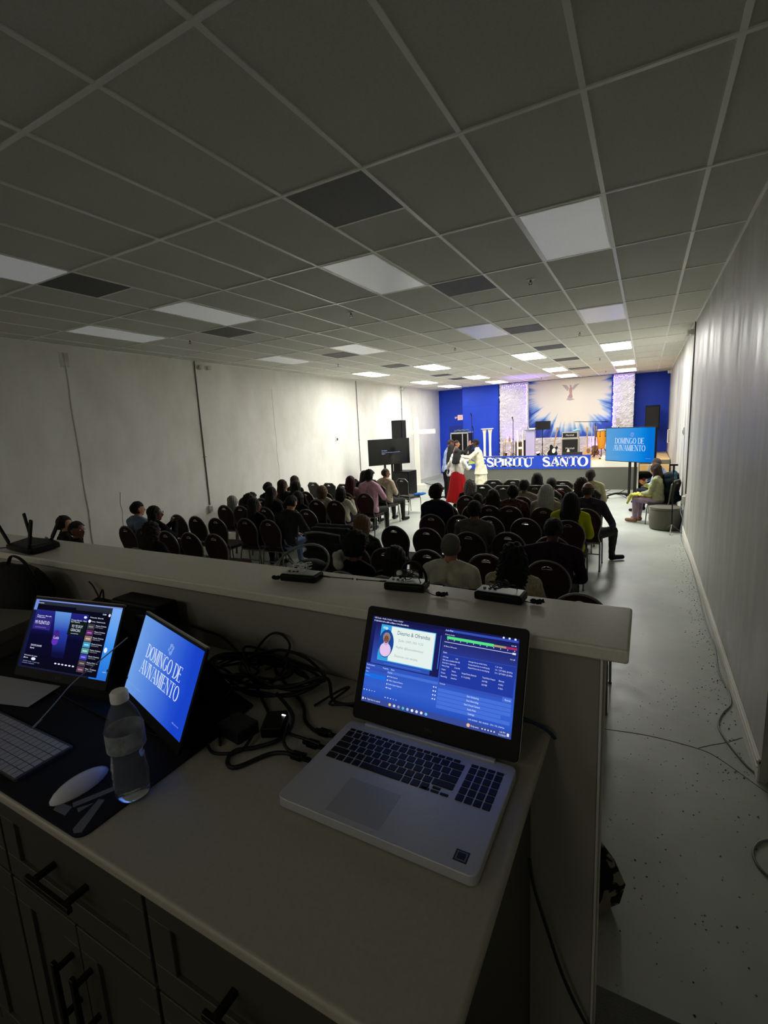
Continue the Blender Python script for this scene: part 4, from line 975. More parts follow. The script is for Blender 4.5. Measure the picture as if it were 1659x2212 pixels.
def v3(*a): return Vector(a)
def hand(pr, wrist, fd, pn, side, curl=.35, k=1.0):
    """fd finger direction, pn palm normal (towards which the fingers curl), side = sign of the thumb along s"""
    fd = fd.normalized(); pn = (pn - fd * pn.dot(fd)).normalized(); s = fd.cross(pn)
    for i in range(4):
        kn = wrist + fd * (.085 + (-.006, .003, .002, -.01)[i]) * k + s * ((1.5 - i) * .0205 * side) * k
        pr.append((wrist + s * ((1.5 - i) * .011 * side) * k, kn, .0135 * k, .0115 * k, 'hand'))
        L = (.040, .045, .042, .033)[i] * k; d = fd * math.cos(curl) + pn * math.sin(curl); p = kn + d * L
        pr.append((kn, p, .0092 * k, .0085 * k, 'hand'))
        d2 = fd * math.cos(2.1 * curl) + pn * math.sin(2.1 * curl); pr.append((p, p + d2 * L * .8, .0085 * k, .007 * k, 'hand'))
    tb = wrist + fd * .02 * k + s * .022 * side * k
    d = (fd * .62 + s * side * .7 + pn * .25).normalized(); p = tb + d * .042 * k
    pr.append((tb, p, .0125 * k, .0105 * k, 'hand')); d = (fd * .85 + s * side * .25 + pn * .3).normalized(); pr.append((p, p + d * .034 * k, .0100 * k, .008 * k, 'hand'))
M_eye = mat('eye_white', c(225, 222, 215), .15); M_iris = mat('dark_iris', c(24, 14, 10), .1)
SK = {'d': mat('skin_deep_brown', c(74, 44, 32), .5), 'm': mat('skin_brown', c(120, 76, 54), .5), 'l': mat('skin_light_brown', c(180, 128, 100), .5)}
HR = {}
def hairm(n):
    tab = {'black': (12, 10, 10), 'dark': (26, 18, 15), 'brown': (58, 36, 24), 'red': (74, 14, 22), 'grey': (168, 166, 164), 'silver': (196, 194, 196), 'blond': (128, 98, 66), 'shave': (60, 52, 46), 'greyshave': (120, 114, 106)}
    a = tab[n]
    return mat('hair_' + n, c(*a), .75, nscale=40, namt=.3, col2=c(*(int(x * .6) for x in a)), bump=.5, bscale=120, stretch=(6, 6, .6))
def cloth(n, a, b=None, s=12, amt=.12): return mat('cloth_' + n, c(*a), .9, spec=.15, nscale=s, namt=amt, col2=c(*(b or tuple(int(x * .88) for x in a))), bump=.25, bscale=90)
def head_prims(pr, hc, hd, up, k=1.0):
    """hc head centre, hd facing, up"""
    rt = hd.cross(up).normalized()
    P = lambda f, u, r: hc + hd * f * k + up * u * k + rt * r * k
    pr.append((P(-.012, .022, 0), P(.018, .018, 0), .079 * k, .070 * k, 'head'))      # cranium front to back
    pr.append((P(-.03, .010, 0), P(-.005, .034, 0), .076 * k, .076 * k, 'head'))
    pr.append((P(.030, -.03, 0), P(.048, -.078, 0), .052 * k, .030 * k, 'head'))       # face to chin
    pr.append((P(-.01, -.03, -.03), P(.035, -.072, -.018), .036 * k, .020 * k, 'head'))
    pr.append((P(-.01, -.03, .03), P(.035, -.072, .018), .036 * k, .020 * k, 'head'))
    pr.append((P(.084, .006, 0), P(.104, -.028, 0), .007 * k, .0115 * k, 'head'))      # nose
    pr.append((P(.084, -.052, -.012), P(.084, -.052, .012), .0085 * k, .0085 * k, 'head'))
    pr.append((P(.078, .022, -.032), P(.082, .024, -.010), .008 * k, .008 * k, 'head'))
    pr.append((P(.078, .022, .032), P(.082, .024, .010), .008 * k, .008 * k, 'head'))
    for s in (-1, 1): pr.append((P(-.012, .002, s * .077), P(-.004, -.028, s * .073), .014 * k, .010 * k, 'head'))
    return P
def torso_prims(pr, hip, d, R_, F_, L, w, dp, belly=0.0):
    """hip point, spine direction d, right, forward; L torso length, w half shoulder width"""
    A = lambda t, f=0, r=0: hip + d * (L * t) + F_ * f + R_ * r
    for s in (-1, 1):
        pr.append((A(-.02, 0, s * .075), A(.12, 0, s * .07), .105 * dp, .10 * dp, 'pelvis'))
        pr.append((A(.16, .005, s * .062), A(.45, .0, s * .068), .098 * dp, .100 * dp, 'torso'))
        pr.append((A(.45, 0, s * .07), A(.80, -.01, s * .088), .102 * dp, .085 * dp, 'torso'))
        pr.append((A(.80, -.01, s * .05), A(.89, -.005, s * (w - .012)), .078 * dp, .056, 'torso'))
        pr.append((A(.95, -.005, s * .03), A(1.04, .0, s * .005), .055, .05, 'torso')); pr.append((A(1.03, -.01, s * .03), A(.93, -.008, s * (w - .03)), .046, .046, 'torso'))
    if belly: pr.append((A(.2, .05, 0), A(.5, .04, 0), .11 * belly, .09 * belly, 'torso'))
    return A
def human(name, lab, loc, rz, prims, P_, hc, hd, up, o):
    """assemble body mesh, clothing, hair. o = options"""
    root = thing('person', loc, lab, 'person', rz=rz)
    mb = MB()
    for a, b, ra, rb, l in prims: mb.capsule(a, b, ra, rb, 10)
    me = remesh(mb, o.get('vox', .0125), 3)
    V, Nn, F = arrs(me)
    body = bpy.data.objects.new('body', me); COL.objects.link(body); body.parent = root
    me.materials.append(SK[o.get('skin', 'm')]); me.polygons.foreach_set('use_smooth', [True] * len(me.polygons))
    C = V[F].mean(1)
    best = np.full(len(C), 9.0); li = np.zeros(len(C), int)
    for a, b, ra, rb, l in prims:
        a_ = np.array(a); ab = np.array(b) - a_; L2 = max(ab @ ab, 1e-9)
        t = np.clip((C - a_) @ ab / L2, 0, 1); dd = np.linalg.norm(C - a_ - t[:, None] * ab, axis=1) - (ra + (rb - ra) * t)
        m = dd < best; best[m] = dd[m]; li[m] = LABS.index(l)
    is_ = lambda *ls: np.isin(li, [LABS.index(l) for l in ls])
    up_, hd_ = np.array(up), np.array(hd); hc_ = np.array(hc)
    hu = (C - hc_) @ up_; hf = (C - hc_) @ hd_
    top = {'long': ('torso', 'uarm', 'farm'), 'short': ('torso', 'uarm')}[o.get('sleeve', 'long')]
    tm = is_(*top)
    if o.get('untuck', True): tm |= is_('pelvis') & (C[:, 2] > o.get('hem', .50))
    tm &= ~(is_('torso') & (best > -1) & (((C - np.array(o['neck'])) @ up_) > o.get('collar', .035)))
    tm |= is_('neck') & (((C - np.array(o['neck'])) @ up_) < .022)
    bot = is_('pelvis', 'thigh', 'shin') if not o.get('bare') else is_('pelvis', 'thigh')
    subset(V, Nn, F, bot, .007, o.get('botname', 'trousers'), o['bot'], root, .003)
    subset(V, Nn, F, tm, .014, o.get('topname', 'shirt'), o['top'], root, .006, 26)
    subset(V, Nn, F, is_('foot'), .006, 'shoes', o.get('shoe', M_black), root)
    # hair
    h = o.get('hair', 'short'); hm = hairm(o.get('hc', 'dark')); k = o.get('k', 1.0)
    if h in ('short', 'afro', 'shave', 'balding'):
        msk = is_('head') & ((hu > .035 * k) | ((hf < -.002 * k) & (hu > -.055 * k))) & ~((hf > .062 * k) & (hu < .062 * k)) & ~((np.abs((C - hc_) @ np.cross(hd_, up_)) > .072 * k) & (hu < .02) & (hf > -.03))
        if h == 'balding': msk &= (hu < .045 * k)
        th = {'short': .011, 'afro': .03, 'shave': .003, 'balding': .003}[h] * k
        amp = {'short': .004, 'afro': .012, 'shave': 0.0, 'balding': 0.0}[h]
        f_ = lambda Q: amp * np.sin(Q[:, 0] * 140 + 3 * np.sin(Q[:, 2] * 90)) * np.sin(Q[:, 2] * 120 + Q[:, 1] * 110)
        subset(V, Nn, F, msk, th, 'hair', hm, root, mod=f_)
    else:
        m = MB(); P = P_; L = o.get('hl', .35); wd_ = o.get('hw', 1.0)
        m.ell(P(-.022, .024, 0), (.092 * k, .098 * k, .100 * k), 16, rot=Matrix.Rotation(o.get('yaw', 0), 3, 'Z'))
        if h == 'bun':
            for s in (-1, 1): m.capsule(P(-.03, 0, s * .035), P(-.05, -.05, s * .02), .055 * k, .035 * k)
            m.ell(P(-.115, -.045, 0), .036 * k, 12); m.capsule(P(-.13, -.05, .01), P(-.16, -.055, .02), .014, .005)
        elif h == 'updo':
            m.ell(P(-.06, .075, 0), (.06 * k,) * 3, 12); m.capsule(P(-.03, 0, .03), P(-.05, -.04, 0), .055 * k, .04 * k); m.capsule(P(-.03, 0, -.03), P(-.05, -.04, 0), .055 * k, .04 * k)
        elif h == 'bob':
            for i in range(-3, 4):
                a = i / 3 * 1.75; q = P(-.022 - .055 * math.cos(a), .0, .075 * math.sin(a)); m.capsule(q, q + Vector((0, 0, -L * .5)) - hd * .01, .036 * k * wd_, .032 * k * wd_)
        else:
            back = o.get('backdir', -hd)
            for i in range(-4, 5):
                a = i / 4 * 1.55; q = P(-.020 - .055 * math.cos(a), .01, .073 * math.sin(a))
                q1 = q + Vector((0, 0, -.15 * k)) + back * .03 + (P(0, 0, 1) - P(0, 0, 0)) * (.012 * i / 4); 
                q2 = q + Vector((0, 0, -L * (1 - .12 * abs(i) / 4))) + back * .075 * (1 if abs(i) < 4 else .5) + (P(0, 0, 1) - P(0, 0, 0)) * (.035 * wd_ * i / 4)
                m.capsule(q, q1, .034 * k, .036 * k * wd_); m.capsule(q1, q2, .036 * k * wd_, .022 * k * wd_)
        hme = remesh(m, .010, 2); HV, HN, HF = arrs(hme); bpy.data.meshes.remove(hme)
        cur = .011 if o.get('curly') else .003
        if o.get('curly'): f_ = lambda Q: cur * np.sin(Q[:, 0] * 95 + 2 * np.sin(Q[:, 2] * 60)) * np.sin(Q[:, 2] * 85 + Q[:, 1] * 70)
        else: f_ = lambda Q: cur * np.sin(Q[:, 0] * 170 + 2.5 * np.sin(Q[:, 2] * 14) + Q[:, 1] * 90)
        subset(HV, HN, HF, np.ones(len(HF), bool), .003, 'hair', hm, root, mod=f_)
    for s in (-1, 1):
        e = MB().ell(P_(.076, .006, s * .030), .0105 * k, 10, 0).ell(P_(.0832, .006, s * .030), .0048 * k, 8, 1)
        eo = MB(); eo.v, eo.f, eo.m = e.v, e.f, e.m
        me2 = eo.mesh('eye', [M_eye, M_iris], smooth=True); ob = bpy.data.objects.new('eye', me2); COL.objects.link(ob); ob.parent = root
    return root
Xh, Yh, Zh = Vector((1, 0, 0)), Vector((0, 1, 0)), Vector((0, 0, 1))
def sitter(x, y, ztop, lab, rz=0.0, sh=None, br=1.0, lean=.04, yaw=0.0, nod=.0, arms='lap', side=0.0, seat=.53, legs=None, w=None, **o):
    """seated person, pelvis over (x, y); head top at ztop"""
    fem = o.get('fem', False); w = w or (.165 if fem else .19)
    k = o.get('k', 1.0 if not fem else .97)
    k *= 1.07
    L = (ztop - seat - .262 * k) / max(math.cos(lean), .6)
    L = max(L, .26)
    hip = Vector((0, 0, seat)); F_ = Vector((0, math.cos(lean), -math.sin(lean))); d = Vector((side, math.sin(lean), math.cos(lean))).normalized()
    pr = []; A = torso_prims(pr, hip, d, Xh, F_, L, w, .93 * br if fem else 1.0 * br, o.get('belly', 0))
    neck = A(1.02); hup = Vector((0, math.sin(lean * .5 + nod), math.cos(lean * .5 + nod)))
    nt = neck + hup * .05 * k + Yh * .012; pr.append((neck - d * .03, nt + hup * .02, .054 * k * (.9 if fem else 1), .050 * k * (.88 if fem else 1), 'neck'))
    cn = Vector((math.sin(-yaw), math.cos(yaw), 0)); hd = (cn * math.cos(nod) - Zh * math.sin(nod)).normalized(); up = (Zh * math.cos(nod) + cn * math.sin(nod)).normalized()
    hc = nt + up * .085 * k + hd * .008
    # correct so that the head top is exactly at ztop
    dz = ztop - (hc.z + .118 * k); hc = hc + Zh * dz
    P_ = head_prims(pr, hc, hd, up, k)
    pr.append((nt, hc - up * .03 * k - hd * .01, .05 * k, .052 * k, 'neck'))
    kneez = .50
    for s in (-1, 1):
        kx = s * (.10 if fem else .15); kn = Vector((kx, .43, kneez)); an = Vector((kx * 1.02, .44, .095)); 
        if legs and s in legs: kn, an = legs[s]
        pr.append((Vector((s * .085, .03, seat - .03)), kn, .088 * (br ** .5), .062, 'thigh')); pr.append((kn, kn + (an - kn) * .4, .060, .056, 'shin')); pr.append((kn + (an - kn) * .4, an, .056, .038, 'shin'))
        fdv = Vector((s * .03, .15, -.048)) if not o.get('footdir') else o['footdir'][s]
        pr.append((an - Zh * .045 - Yh * .02, an + fdv, .040, .032, 'foot')); pr.append((an - Zh * .02, an - Zh * .05, .038, .04, 'foot'))
        S_ = A(.885, -.005, s * w)
        if arms == 'chin':
            el = S_ + Vector((s * .02, .16, -.20)); wr_ = Vector((s * .035, .34, neck.z - .06)); fd = Vector((-s * .5, .3, .5)); pn = Vector((-s, 0, -.2))
        elif arms == 'fold':
            el = S_ + Vector((s * .07, .08, -.25)); wr_ = el + Vector((-s * .22, .13, .03)); fd = Vector((-s, .2, 0)); pn = Vector((0, -1, 0))
        elif arms == 'phone' and s == 1:
            el = S_ + Vector((.05, .10, -.24)); wr_ = el + Vector((-.07, .22, .10)); fd = Vector((-.3, .5, .5)); pn = Vector((-1, 0, .2))
        elif arms == 'out' and s == 1:
            el = S_ + Vector((.13, .05, -.24)); wr_ = el + Vector((.02, .2, -.12)); fd = Vector((0, 1, -.2)); pn = -Zh
        else:
            el = S_ + Vector((s * .055, .06, -.27 * min(1, L / .5))); wr_ = Vector((s * .09, .30, .62)); fd = Vector((-s * .45, .9, -.15)); pn = -Zh
        pr.append((S_, el, .052 * br ** .5, .043, 'uarm')); pr.append((el, wr_, .043, .029, 'farm'))
        hand(pr, wr_, fd, pn, s if arms != 'chin' else s, .35, k * .95)
    o['neck'] = neck; o['yaw'] = yaw; o['k'] = k
    return human('person', lab, (x, y, 0), rz, pr, P_, hc, hd, up, o)
def stander(x, y, ztop, lab, rz, arms, lean=.0, nod=.0, yaw=0.0, br=1.0, **o):
    fem = o.get('fem', False); k = ztop / 1.72; w = (.165 if fem else .195) * k * br ** .4
    hz = .50 * ztop; hip = Vector((0, 0, hz)); L = (ztop - hz - .295 * k)
    d = Vector((0, math.sin(lean), math.cos(lean))); F_ = Vector((0, math.cos(lean), -math.sin(lean)))
    pr = []; A = torso_prims(pr, hip, d, Xh, F_, L / max(.7, math.cos(lean)), w, (.95 if fem else 1.0) * br * k, o.get('belly', 0))
    neck = A(1.02); cn = Vector((math.sin(-yaw), math.cos(yaw), 0)); hd = (cn * math.cos(nod) - Zh * math.sin(nod)).normalized(); up = (Zh * math.cos(nod) + cn * math.sin(nod)).normalized()
    nt = neck + d * .07 * k; hc = nt + up * .085 * k + hd * .01
    hc.z += ztop - (hc.z + .118 * k)
    pr.append((neck - d * .03, nt, .054 * k, .05 * k, 'neck')); P_ = head_prims(pr, hc, hd, up, k); pr.append((nt, hc - up * .03 - hd * .01, .05 * k, .052 * k, 'neck'))
    for s in (-1, 1):
        st_ = o.get('stance', .0) * s
        hp = Vector((s * .09 * k, 0, hz - .02)); kn = Vector((s * .10 * k, .02 + st_ * .5, .275 * ztop)); an = Vector((s * .11 * k, st_, .085))
        pr.append((hp, kn, .092 * k * br ** .6, .062 * k, 'thigh')); pr.append((kn, kn.lerp(an, .35), .060 * k, .058 * k, 'shin')); pr.append((kn.lerp(an, .35), an, .058 * k, .038 * k, 'shin'))
        pr.append((an + Vector((0, -.02, -.045)), an + Vector((s * .02, .15, -.05)), .040, .032, 'foot')); pr.append((an, an - Zh * .045, .038, .04, 'foot'))
        S_ = A(.89, -.005, s * w); de, dw, fd, pn = arms[s]
        el = S_ + Vector(de) * k; wr_ = el + Vector(dw) * k
        pr.append((S_, el, .054 * k * br ** .5, .044 * k, 'uarm')); pr.append((el, wr_, .044 * k, .029 * k, 'farm')); hand(pr, wr_, Vector(fd), Vector(pn), s * o.get('hs', {-1: 1, 1: 1})[s], o.get('curl', {-1: .35, 1: .35})[s], k)
    o['neck'] = neck; o['yaw'] = yaw; o['k'] = k; o.setdefault('hem', hz - .06)
    return human('person', lab, (x, y, 0), rz, pr, P_, hc, hd, up, o), A, P_

DK = cloth('black', (20, 20, 22)); JN = cloth('faded_denim', (128, 152, 190), (92, 116, 158), 5, .3); DJ = cloth('dark_denim', (34, 38, 52)); CH = cloth('charcoal', (48, 48, 48))
ppl = [
 # x, row, ztop, head-turn, label tail, options
 (-7.36, 3.5, 1.20, -.95, 'person in dark clothes with low bun, in profile, leftmost by the wall', dict(fem=1, hair='bun', hc='black', top=DK, bot=DK, skin='l', rz=-.35, vox=.009)),
 (-6.20, 3.03, 1.27, -.95, 'young person in black, cropped hair, in profile right of the bun-haired person', dict(fem=1, hair='short', hc='black', top=DK, bot=DK, skin='m', k=.92, rz=-.35, w=.14, vox=.009)),
 (-7.02, 4.42, 1.28, -.3, 'person with short dark hair in light blue shirt, seated near the left wall', dict(hair='short', hc='black', top=cloth('light_blue', (120, 138, 165)), bot=DK, skin='l')),
 (-6.60, 4.42, 1.22, -.75, 'person in glasses with hands clasped near chin, beside the light blue shirt', dict(fem=1, hair='bob', hl=.22, hc='black', top=DK, bot=DJ, skin='m', arms='chin', glasses=1, vox=.009)),
 (-5.40, 3.5, 1.21, 0, 'person with long dark curls seen from behind, at the bar edge on the left', dict(fem=1, hair='long', hl=.42, hw=1.25, curly=1, hc='dark', top=DK, bot=DK)),
 (-7.02, 6.42, 1.08, -.2, 'person in mottled white lace wrap behind the topmost left empty chair', dict(fem=1, hair='bob', hl=.3, hc='grey', top=cloth('white_lace', (176, 170, 160), (96, 84, 78), 26, .1), bot=DK, k=.92)),
 (-6.60, 6.42, 1.12, -.3, 'short-haired person in black next to the white lace wrap', dict(hair='afro', hc='black', top=DK, bot=DK, k=.92, w=.15)),
 (-7.4, 7.34, 1.0, -.5, 'small person with round dark head near the left wall, mostly hidden', dict(hair='afro', hc='dark', top=DK, bot=DK, k=.85, w=.13, skin='m')),
 (-5.50, 5.42, 1.22, -.6, 'person with long dark hair in black, face turned right, left of the grey t-shirt', dict(fem=1, hair='long', hl=.38, hc='dark', top=DK, bot=DK, skin='m')),
 (-6.93, 7.34, 1.24, -.6, 'person with cropped hair turned right, behind the long-haired pair at left', dict(hair='short', hc='black', top=DK, bot=DK, w=.16)),
 (-6.02, 6.42, 1.27, -.5, 'person with straight black hair, second from the left in the dark group', dict(fem=1, hair='long', hl=.35, hc='black', top=DK, bot=DK, skin='m')),
 (-6.53, 7.34, 1.29, -.5, 'person with long brown hair and pale collar, among the dark group at left', dict(fem=1, hair='long', hl=.36, hc='brown', top=CH, bot=DK, skin='l')),
 (-7.03, 8.36, 1.26, -.5, 'person with brown swept hair, tallest at the back of the dark group', dict(fem=1, hair='long', hl=.3, hc='brown', top=DK, bot=DK, skin='l')),
 (-6.18, 7.34, 1.27, -.2, 'person with dark bobbed hair, right end of the dark group', dict(fem=1, hair='bob', hl=.24, hc='dark', top=DK, bot=DK)),
 (-5.40, 6.42, 1.20, -.1, 'person with dark reddish hair in a dark jacket behind the grey t-shirt', dict(fem=1, hair='bob', hl=.3, hc='dark', top=DK, bot=DK)),
 (-4.87, 5.42, 1.26, 0, 'person bowing forward in charcoal t-shirt and faded blue jeans', dict(hair='short', hc='black', top=CH, bot=JN, skin='l', sleeve='short', lean=.2, nod=.45, br=1.08, side=.03, arms='out', legs={1: (Vector((.33, .36, .53)), Vector((.34, .42, .095))), -1: (Vector((-.1, .43, .5)), Vector((-.1, .45, .095)))})),
 (-5.53, 7.34, 1.18, -.3, 'person with short blond brown hair and cream top, centre of left block', dict(fem=1, hair='bob', hl=.2, hc='blond', top=cloth('cream', (190, 186, 168)), bot=DK, skin='l')),
 (-5.10, 7.34, 1.16, -.1, 'person with black hair in a loose cream coat, right of the blond one', dict(fem=1, hair='bob', hl=.28, hc='black', top=cloth('cream', (190, 186, 168)), bot=DK, skin='m', arms='chin')),
 (-5.52, 8.36, 1.26, 0, 'person with long dark red hair, left of the pink t-shirt', dict(fem=1, hair='long', hl=.42, hc='red', top=cloth('dusty_pink', (150, 120, 124)), bot=DK, skin='m')),
 (-5.06, 8.36, 1.38, -.15, 'person in pink t-shirt with dark cap, aisle seat of the left block', dict(hair='afro', hc='black', top=cloth('pink', (214, 168, 188)), bot=CH, skin='d', sleeve='short', br=1.08, arms='out')),
 (-5.67, 9.2, 1.29, 0, 'person with long black hair partly hidden behind the pink t-shirt', dict(fem=1, hair='long', hl=.36, hc='black', top=DK, bot=DK)),
 (-5.36, 9.62, 1.31, -.5, 'bald person in beige shirt turned toward the stage, front of the left block', dict(hair='shave', hc='shave', top=cloth('beige', (196, 182, 158)), bot=CH, skin='m', rz=-.25, br=1.05, arms='fold')),
 (-2.88, 4.45, 1.23, -.3, 'person with long blond brown hair and olive leaf top, left of the centre aisle chairs', dict(fem=1, hair='long', hl=.34, hc='blond', top=cloth('olive_leaf', (62, 66, 46), (28, 30, 22), 22, .08), bot=DK, skin='l')),
 (-2.42, 3.52, 1.24, 0, 'person with large round dark hair and white hood, nearest behind the bar', dict(fem=1, hair='afro', hc='black', top=DK, bot=DK, k=1.12, nod=.15)),
 (-1.98, 3.52, 1.15, .1, 'person in black with black bob, right of the large round hair', dict(fem=1, hair='bob', hl=.26, hc='black', top=DK, bot=DK, k=1.0)),
 (-2.75, 6.42, 1.34, -.2, 'person with tousled curly hair in dark blue top, left edge of the right block', dict(hair='afro', hc='dark', top=cloth('dark_blue', (30, 34, 56)), bot=DK, skin='m')),
 (-2.86, 8.36, 1.20, 0, 'person with wavy grey hair near the standing group', dict(fem=1, hair='bob', hl=.26, hw=1.2, curly=1, hc='grey', top=DK, bot=DK, skin='l')),
 (-2.40, 7.34, 1.09, 0, 'small person with dark hair and black top beside the grey-haired one', dict(hair='short', hc='black', top=DK, bot=DK, k=.9, w=.14)),
 (-1.84, 5.42, 1.28, 0, 'young person with cropped dark hair in plain grey shirt', dict(hair='short', hc='black', top=cloth('mid_grey', (92, 90, 84)), bot=DK, skin='m')),
 (-1.44, 3.52, 1.30, 0, 'bald grey-haired person in white collared shirt right behind the bar', dict(hair='shave', hc='greyshave', top=cloth('off_white', (206, 202, 184)), bot=DK, skin='l', br=1.08, vox=.009)),
 (-2.14, 7.34, 1.16, 0, 'person with long dark hair and dusty pink top, left of the patterned blouse', dict(fem=1, hair='long', hl=.4, hc='dark', top=cloth('dusty_pink', (150, 120, 124)), bot=DK, w=.14)),
 (-1.82, 7.34, 1.23, 0, 'person with dark updo and red brown patterned blouse', dict(fem=1, hair='updo', hc='black', top=cloth('red_brown_print', (96, 66, 62), (52, 34, 36), 40, .06), bot=DK, br=1.15, w=.175)),
 (-1.87, 8.36, 1.21, 0, 'person with short dark hair in grey beige shirt, third from the stage', dict(hair='short', hc='dark', top=cloth('grey_beige', (148, 142, 128)), bot=DK, skin='m')),
 (-1.94, 9.93, 1.17, 0, 'person with straight black hair against the grey stage front', dict(fem=1, hair='long', hl=.3, hc='black', top=DK, bot=DK)),
 (-1.54, 9.2, 1.15, 0, 'short-haired person in dark red near the front of the right block', dict(hair='short', hc='black', top=cloth('dark_red', (66, 22, 30)), bot=DK)),
 (-1.31, 7.34, 1.25, 0, 'person with long silver hair and cream cardigan', dict(fem=1, hair='long', hl=.4, hw=1.25, hc='silver', top=cloth('cream_grey', (170, 162, 142)), bot=DK, skin='l', br=1.05)),
 (-.92, 8.36, 1.24, 0, 'person with wavy brown hair beside the bald purple shirt', dict(fem=1, hair='bob', hl=.34, hw=1.2, curly=1, hc='brown', top=DK, bot=DK)),
 (-.88, 9.4, 1.30, 0, 'person with cropped hair in pale yellow cream shirt, front aisle seat at right', dict(hair='shave', hc='shave', top=cloth('pale_yellow', (206, 196, 158)), bot=CH, skin='d', br=1.05)),
 (-.72, 7.34, 1.29, -.15, 'bald person in dark purple shirt with one leg out in the side aisle', dict(hair='balding', hc='shave', top=cloth('dark_purple', (56, 50, 66)), bot=CH, skin='m', br=1.12, arms='out', legs={1: (Vector((.34, .36, .50)), Vector((.32, .50, .095))), -1: (Vector((-.08, .43, .5)), Vector((-.08, .45, .095)))}, footdir={1: Vector((.15, .07, -.048)), -1: Vector((0, .15, -.048))})),
 (-.84, 6.42, 1.26, 0, 'person with long black hair in bright yellow green top', dict(fem=1, hair='long', hl=.46, hw=1.25, hc='black', top=cloth('neon_yellow', (186, 196, 20), (168, 178, 16)), bot=DK, br=1.08, hem=.34, w=.185)),
 (-.76, 4.45, 1.27, 0, 'large person in dark plum shirt bowing the head, right block aisle seat', dict(hair='short', hc='black', top=cloth('dark_plum', (46, 30, 46)), bot=DK, skin='d', br=1.2, lean=.12, nod=.4, w=.22)),
 (-.90, 3.52, 1.25, 0, 'person in cream fur coat with long dark curls, right behind the bar', dict(fem=1, hair='long', hl=.5, hw=1.3, curly=1, hc='black', top=cloth('cream_fur', (186, 174, 146), (150, 140, 116), 60, .15), bot=DK, br=1.12)),
]
M_glass = mat('spectacle_frame', c(16, 14, 14), .3)
for x, row, zt, yaw, lab, op in ppl:
    op = dict(op); rz = op.pop('rz', 0.0)
    gl = op.pop('glasses', 0)
    p = sitter(x, row + .22, zt, lab, rz=rz, yaw=yaw - rz if False else yaw, **op)
    if gl:
        hc = Vector((0, .05, zt - .115)); hd = Vector((math.sin(-yaw), math.cos(yaw), 0)); rt_ = hd.cross(Zh); m = MB()
        for s in (-1, 1):
            q = hc + hd * .10 + rt_ * s * .031 + Zh * .006
            m.tube([q + rt_ * .024 * math.cos(a) + Zh * .018 * math.sin(a) for a in [i * PI / 4 for i in range(8)]], .002, 6, closed=True, sub=2)
            m.tube([q + rt_ * s * .024, q + rt_ * s * .044 - hd * .10], .002, 6)
        me = m.mesh('glasses', [M_glass], smooth=True); ob = bpy.data.objects.new('glasses', me); COL.objects.link(ob); ob.parent = p
    short = lab.split(',')[0]
# white hood on the nearest dark round hair
# ---- chairs: occupied ones and empty ones
ordn = ['first', 'second', 'third', 'fourth', 'fifth', 'sixth']
for x, row, zt, yaw, lab, op in ppl:
    tail = lab.replace('person', 'one', 1)
    wds = tail.split(',')[0].split()
    nm = 'banquet chair seating the ' + ' '.join(wds[:10])
    crown = row > 9
    place_chair(x if abs(x + 4.87) > .01 else -5.02, row, ('charcoal ' if crown else 'maroon ') + nm, 'crown' if crown else 'round', op.get('rz', 0))
emp = [  # x, y, description
 (-7.07, 4.36 - .9, None), (-5.96, 4.33, 'empty maroon chair between the glasses wearer and two more empty chairs at left'), (-5.51, 4.36, 'empty maroon chair, middle of three nearest the bar at left'), (-5.06, 4.39, 'empty maroon chair on the aisle, right of three nearest the bar at left'),
 (-7.07, 5.40, 'empty maroon chair nearest the left wall, in front of the light blue shirt'), (-6.56, 5.36, 'empty maroon chair, second from the left wall in front of the glasses wearer'), (-6.04, 5.32, 'empty maroon chair, third from the left wall, left of the long dark hair in black'),
 (-5.02, 6.36, 'empty maroon chair in front of the charcoal t-shirt'), (-6.59, 8.38, 'empty maroon chair right of the tallest of the dark group at left'), (-6.05, 8.36, 'empty maroon chair left of the dark red hair'),
 (-2.45, 4.42, 'empty maroon chair directly ahead of the large round dark hair'), (-1.98, 4.48, 'empty maroon chair left of the white collared shirt, one row ahead'), (-1.35, 4.50, 'empty maroon chair right of the white collared shirt, one row ahead'),
 (-.385, 3.63, 'maroon chair at the right end behind the bar, only top rail and leg showing'),
 (-2.90, 5.50, 'empty maroon chair standing alone by the centre aisle'), (-2.43, 5.50, 'empty maroon chair left of the plain grey shirt'), (-1.39, 5.52, 'empty maroon chair right of the plain grey shirt'), (-.88, 5.45, 'empty maroon chair behind the bright yellow green top'),
 (-2.32, 6.44, 'empty maroon chair right of the tousled curly hair'), (-1.88, 6.44, 'empty maroon chair ahead of the plain grey shirt, with bright handle'), (-1.38, 6.42, 'empty maroon chair left of the bright yellow green top'),
 (-2.87, 7.34, 'empty maroon chair ahead of the tousled curly hair'), (-2.40, 8.38, 'empty maroon chair right of the wavy grey hair'), (-1.38, 8.38, 'empty maroon chair ahead of the long silver hair')]
for x, y, lab in emp:
    if lab: place_chair(x, y, lab)
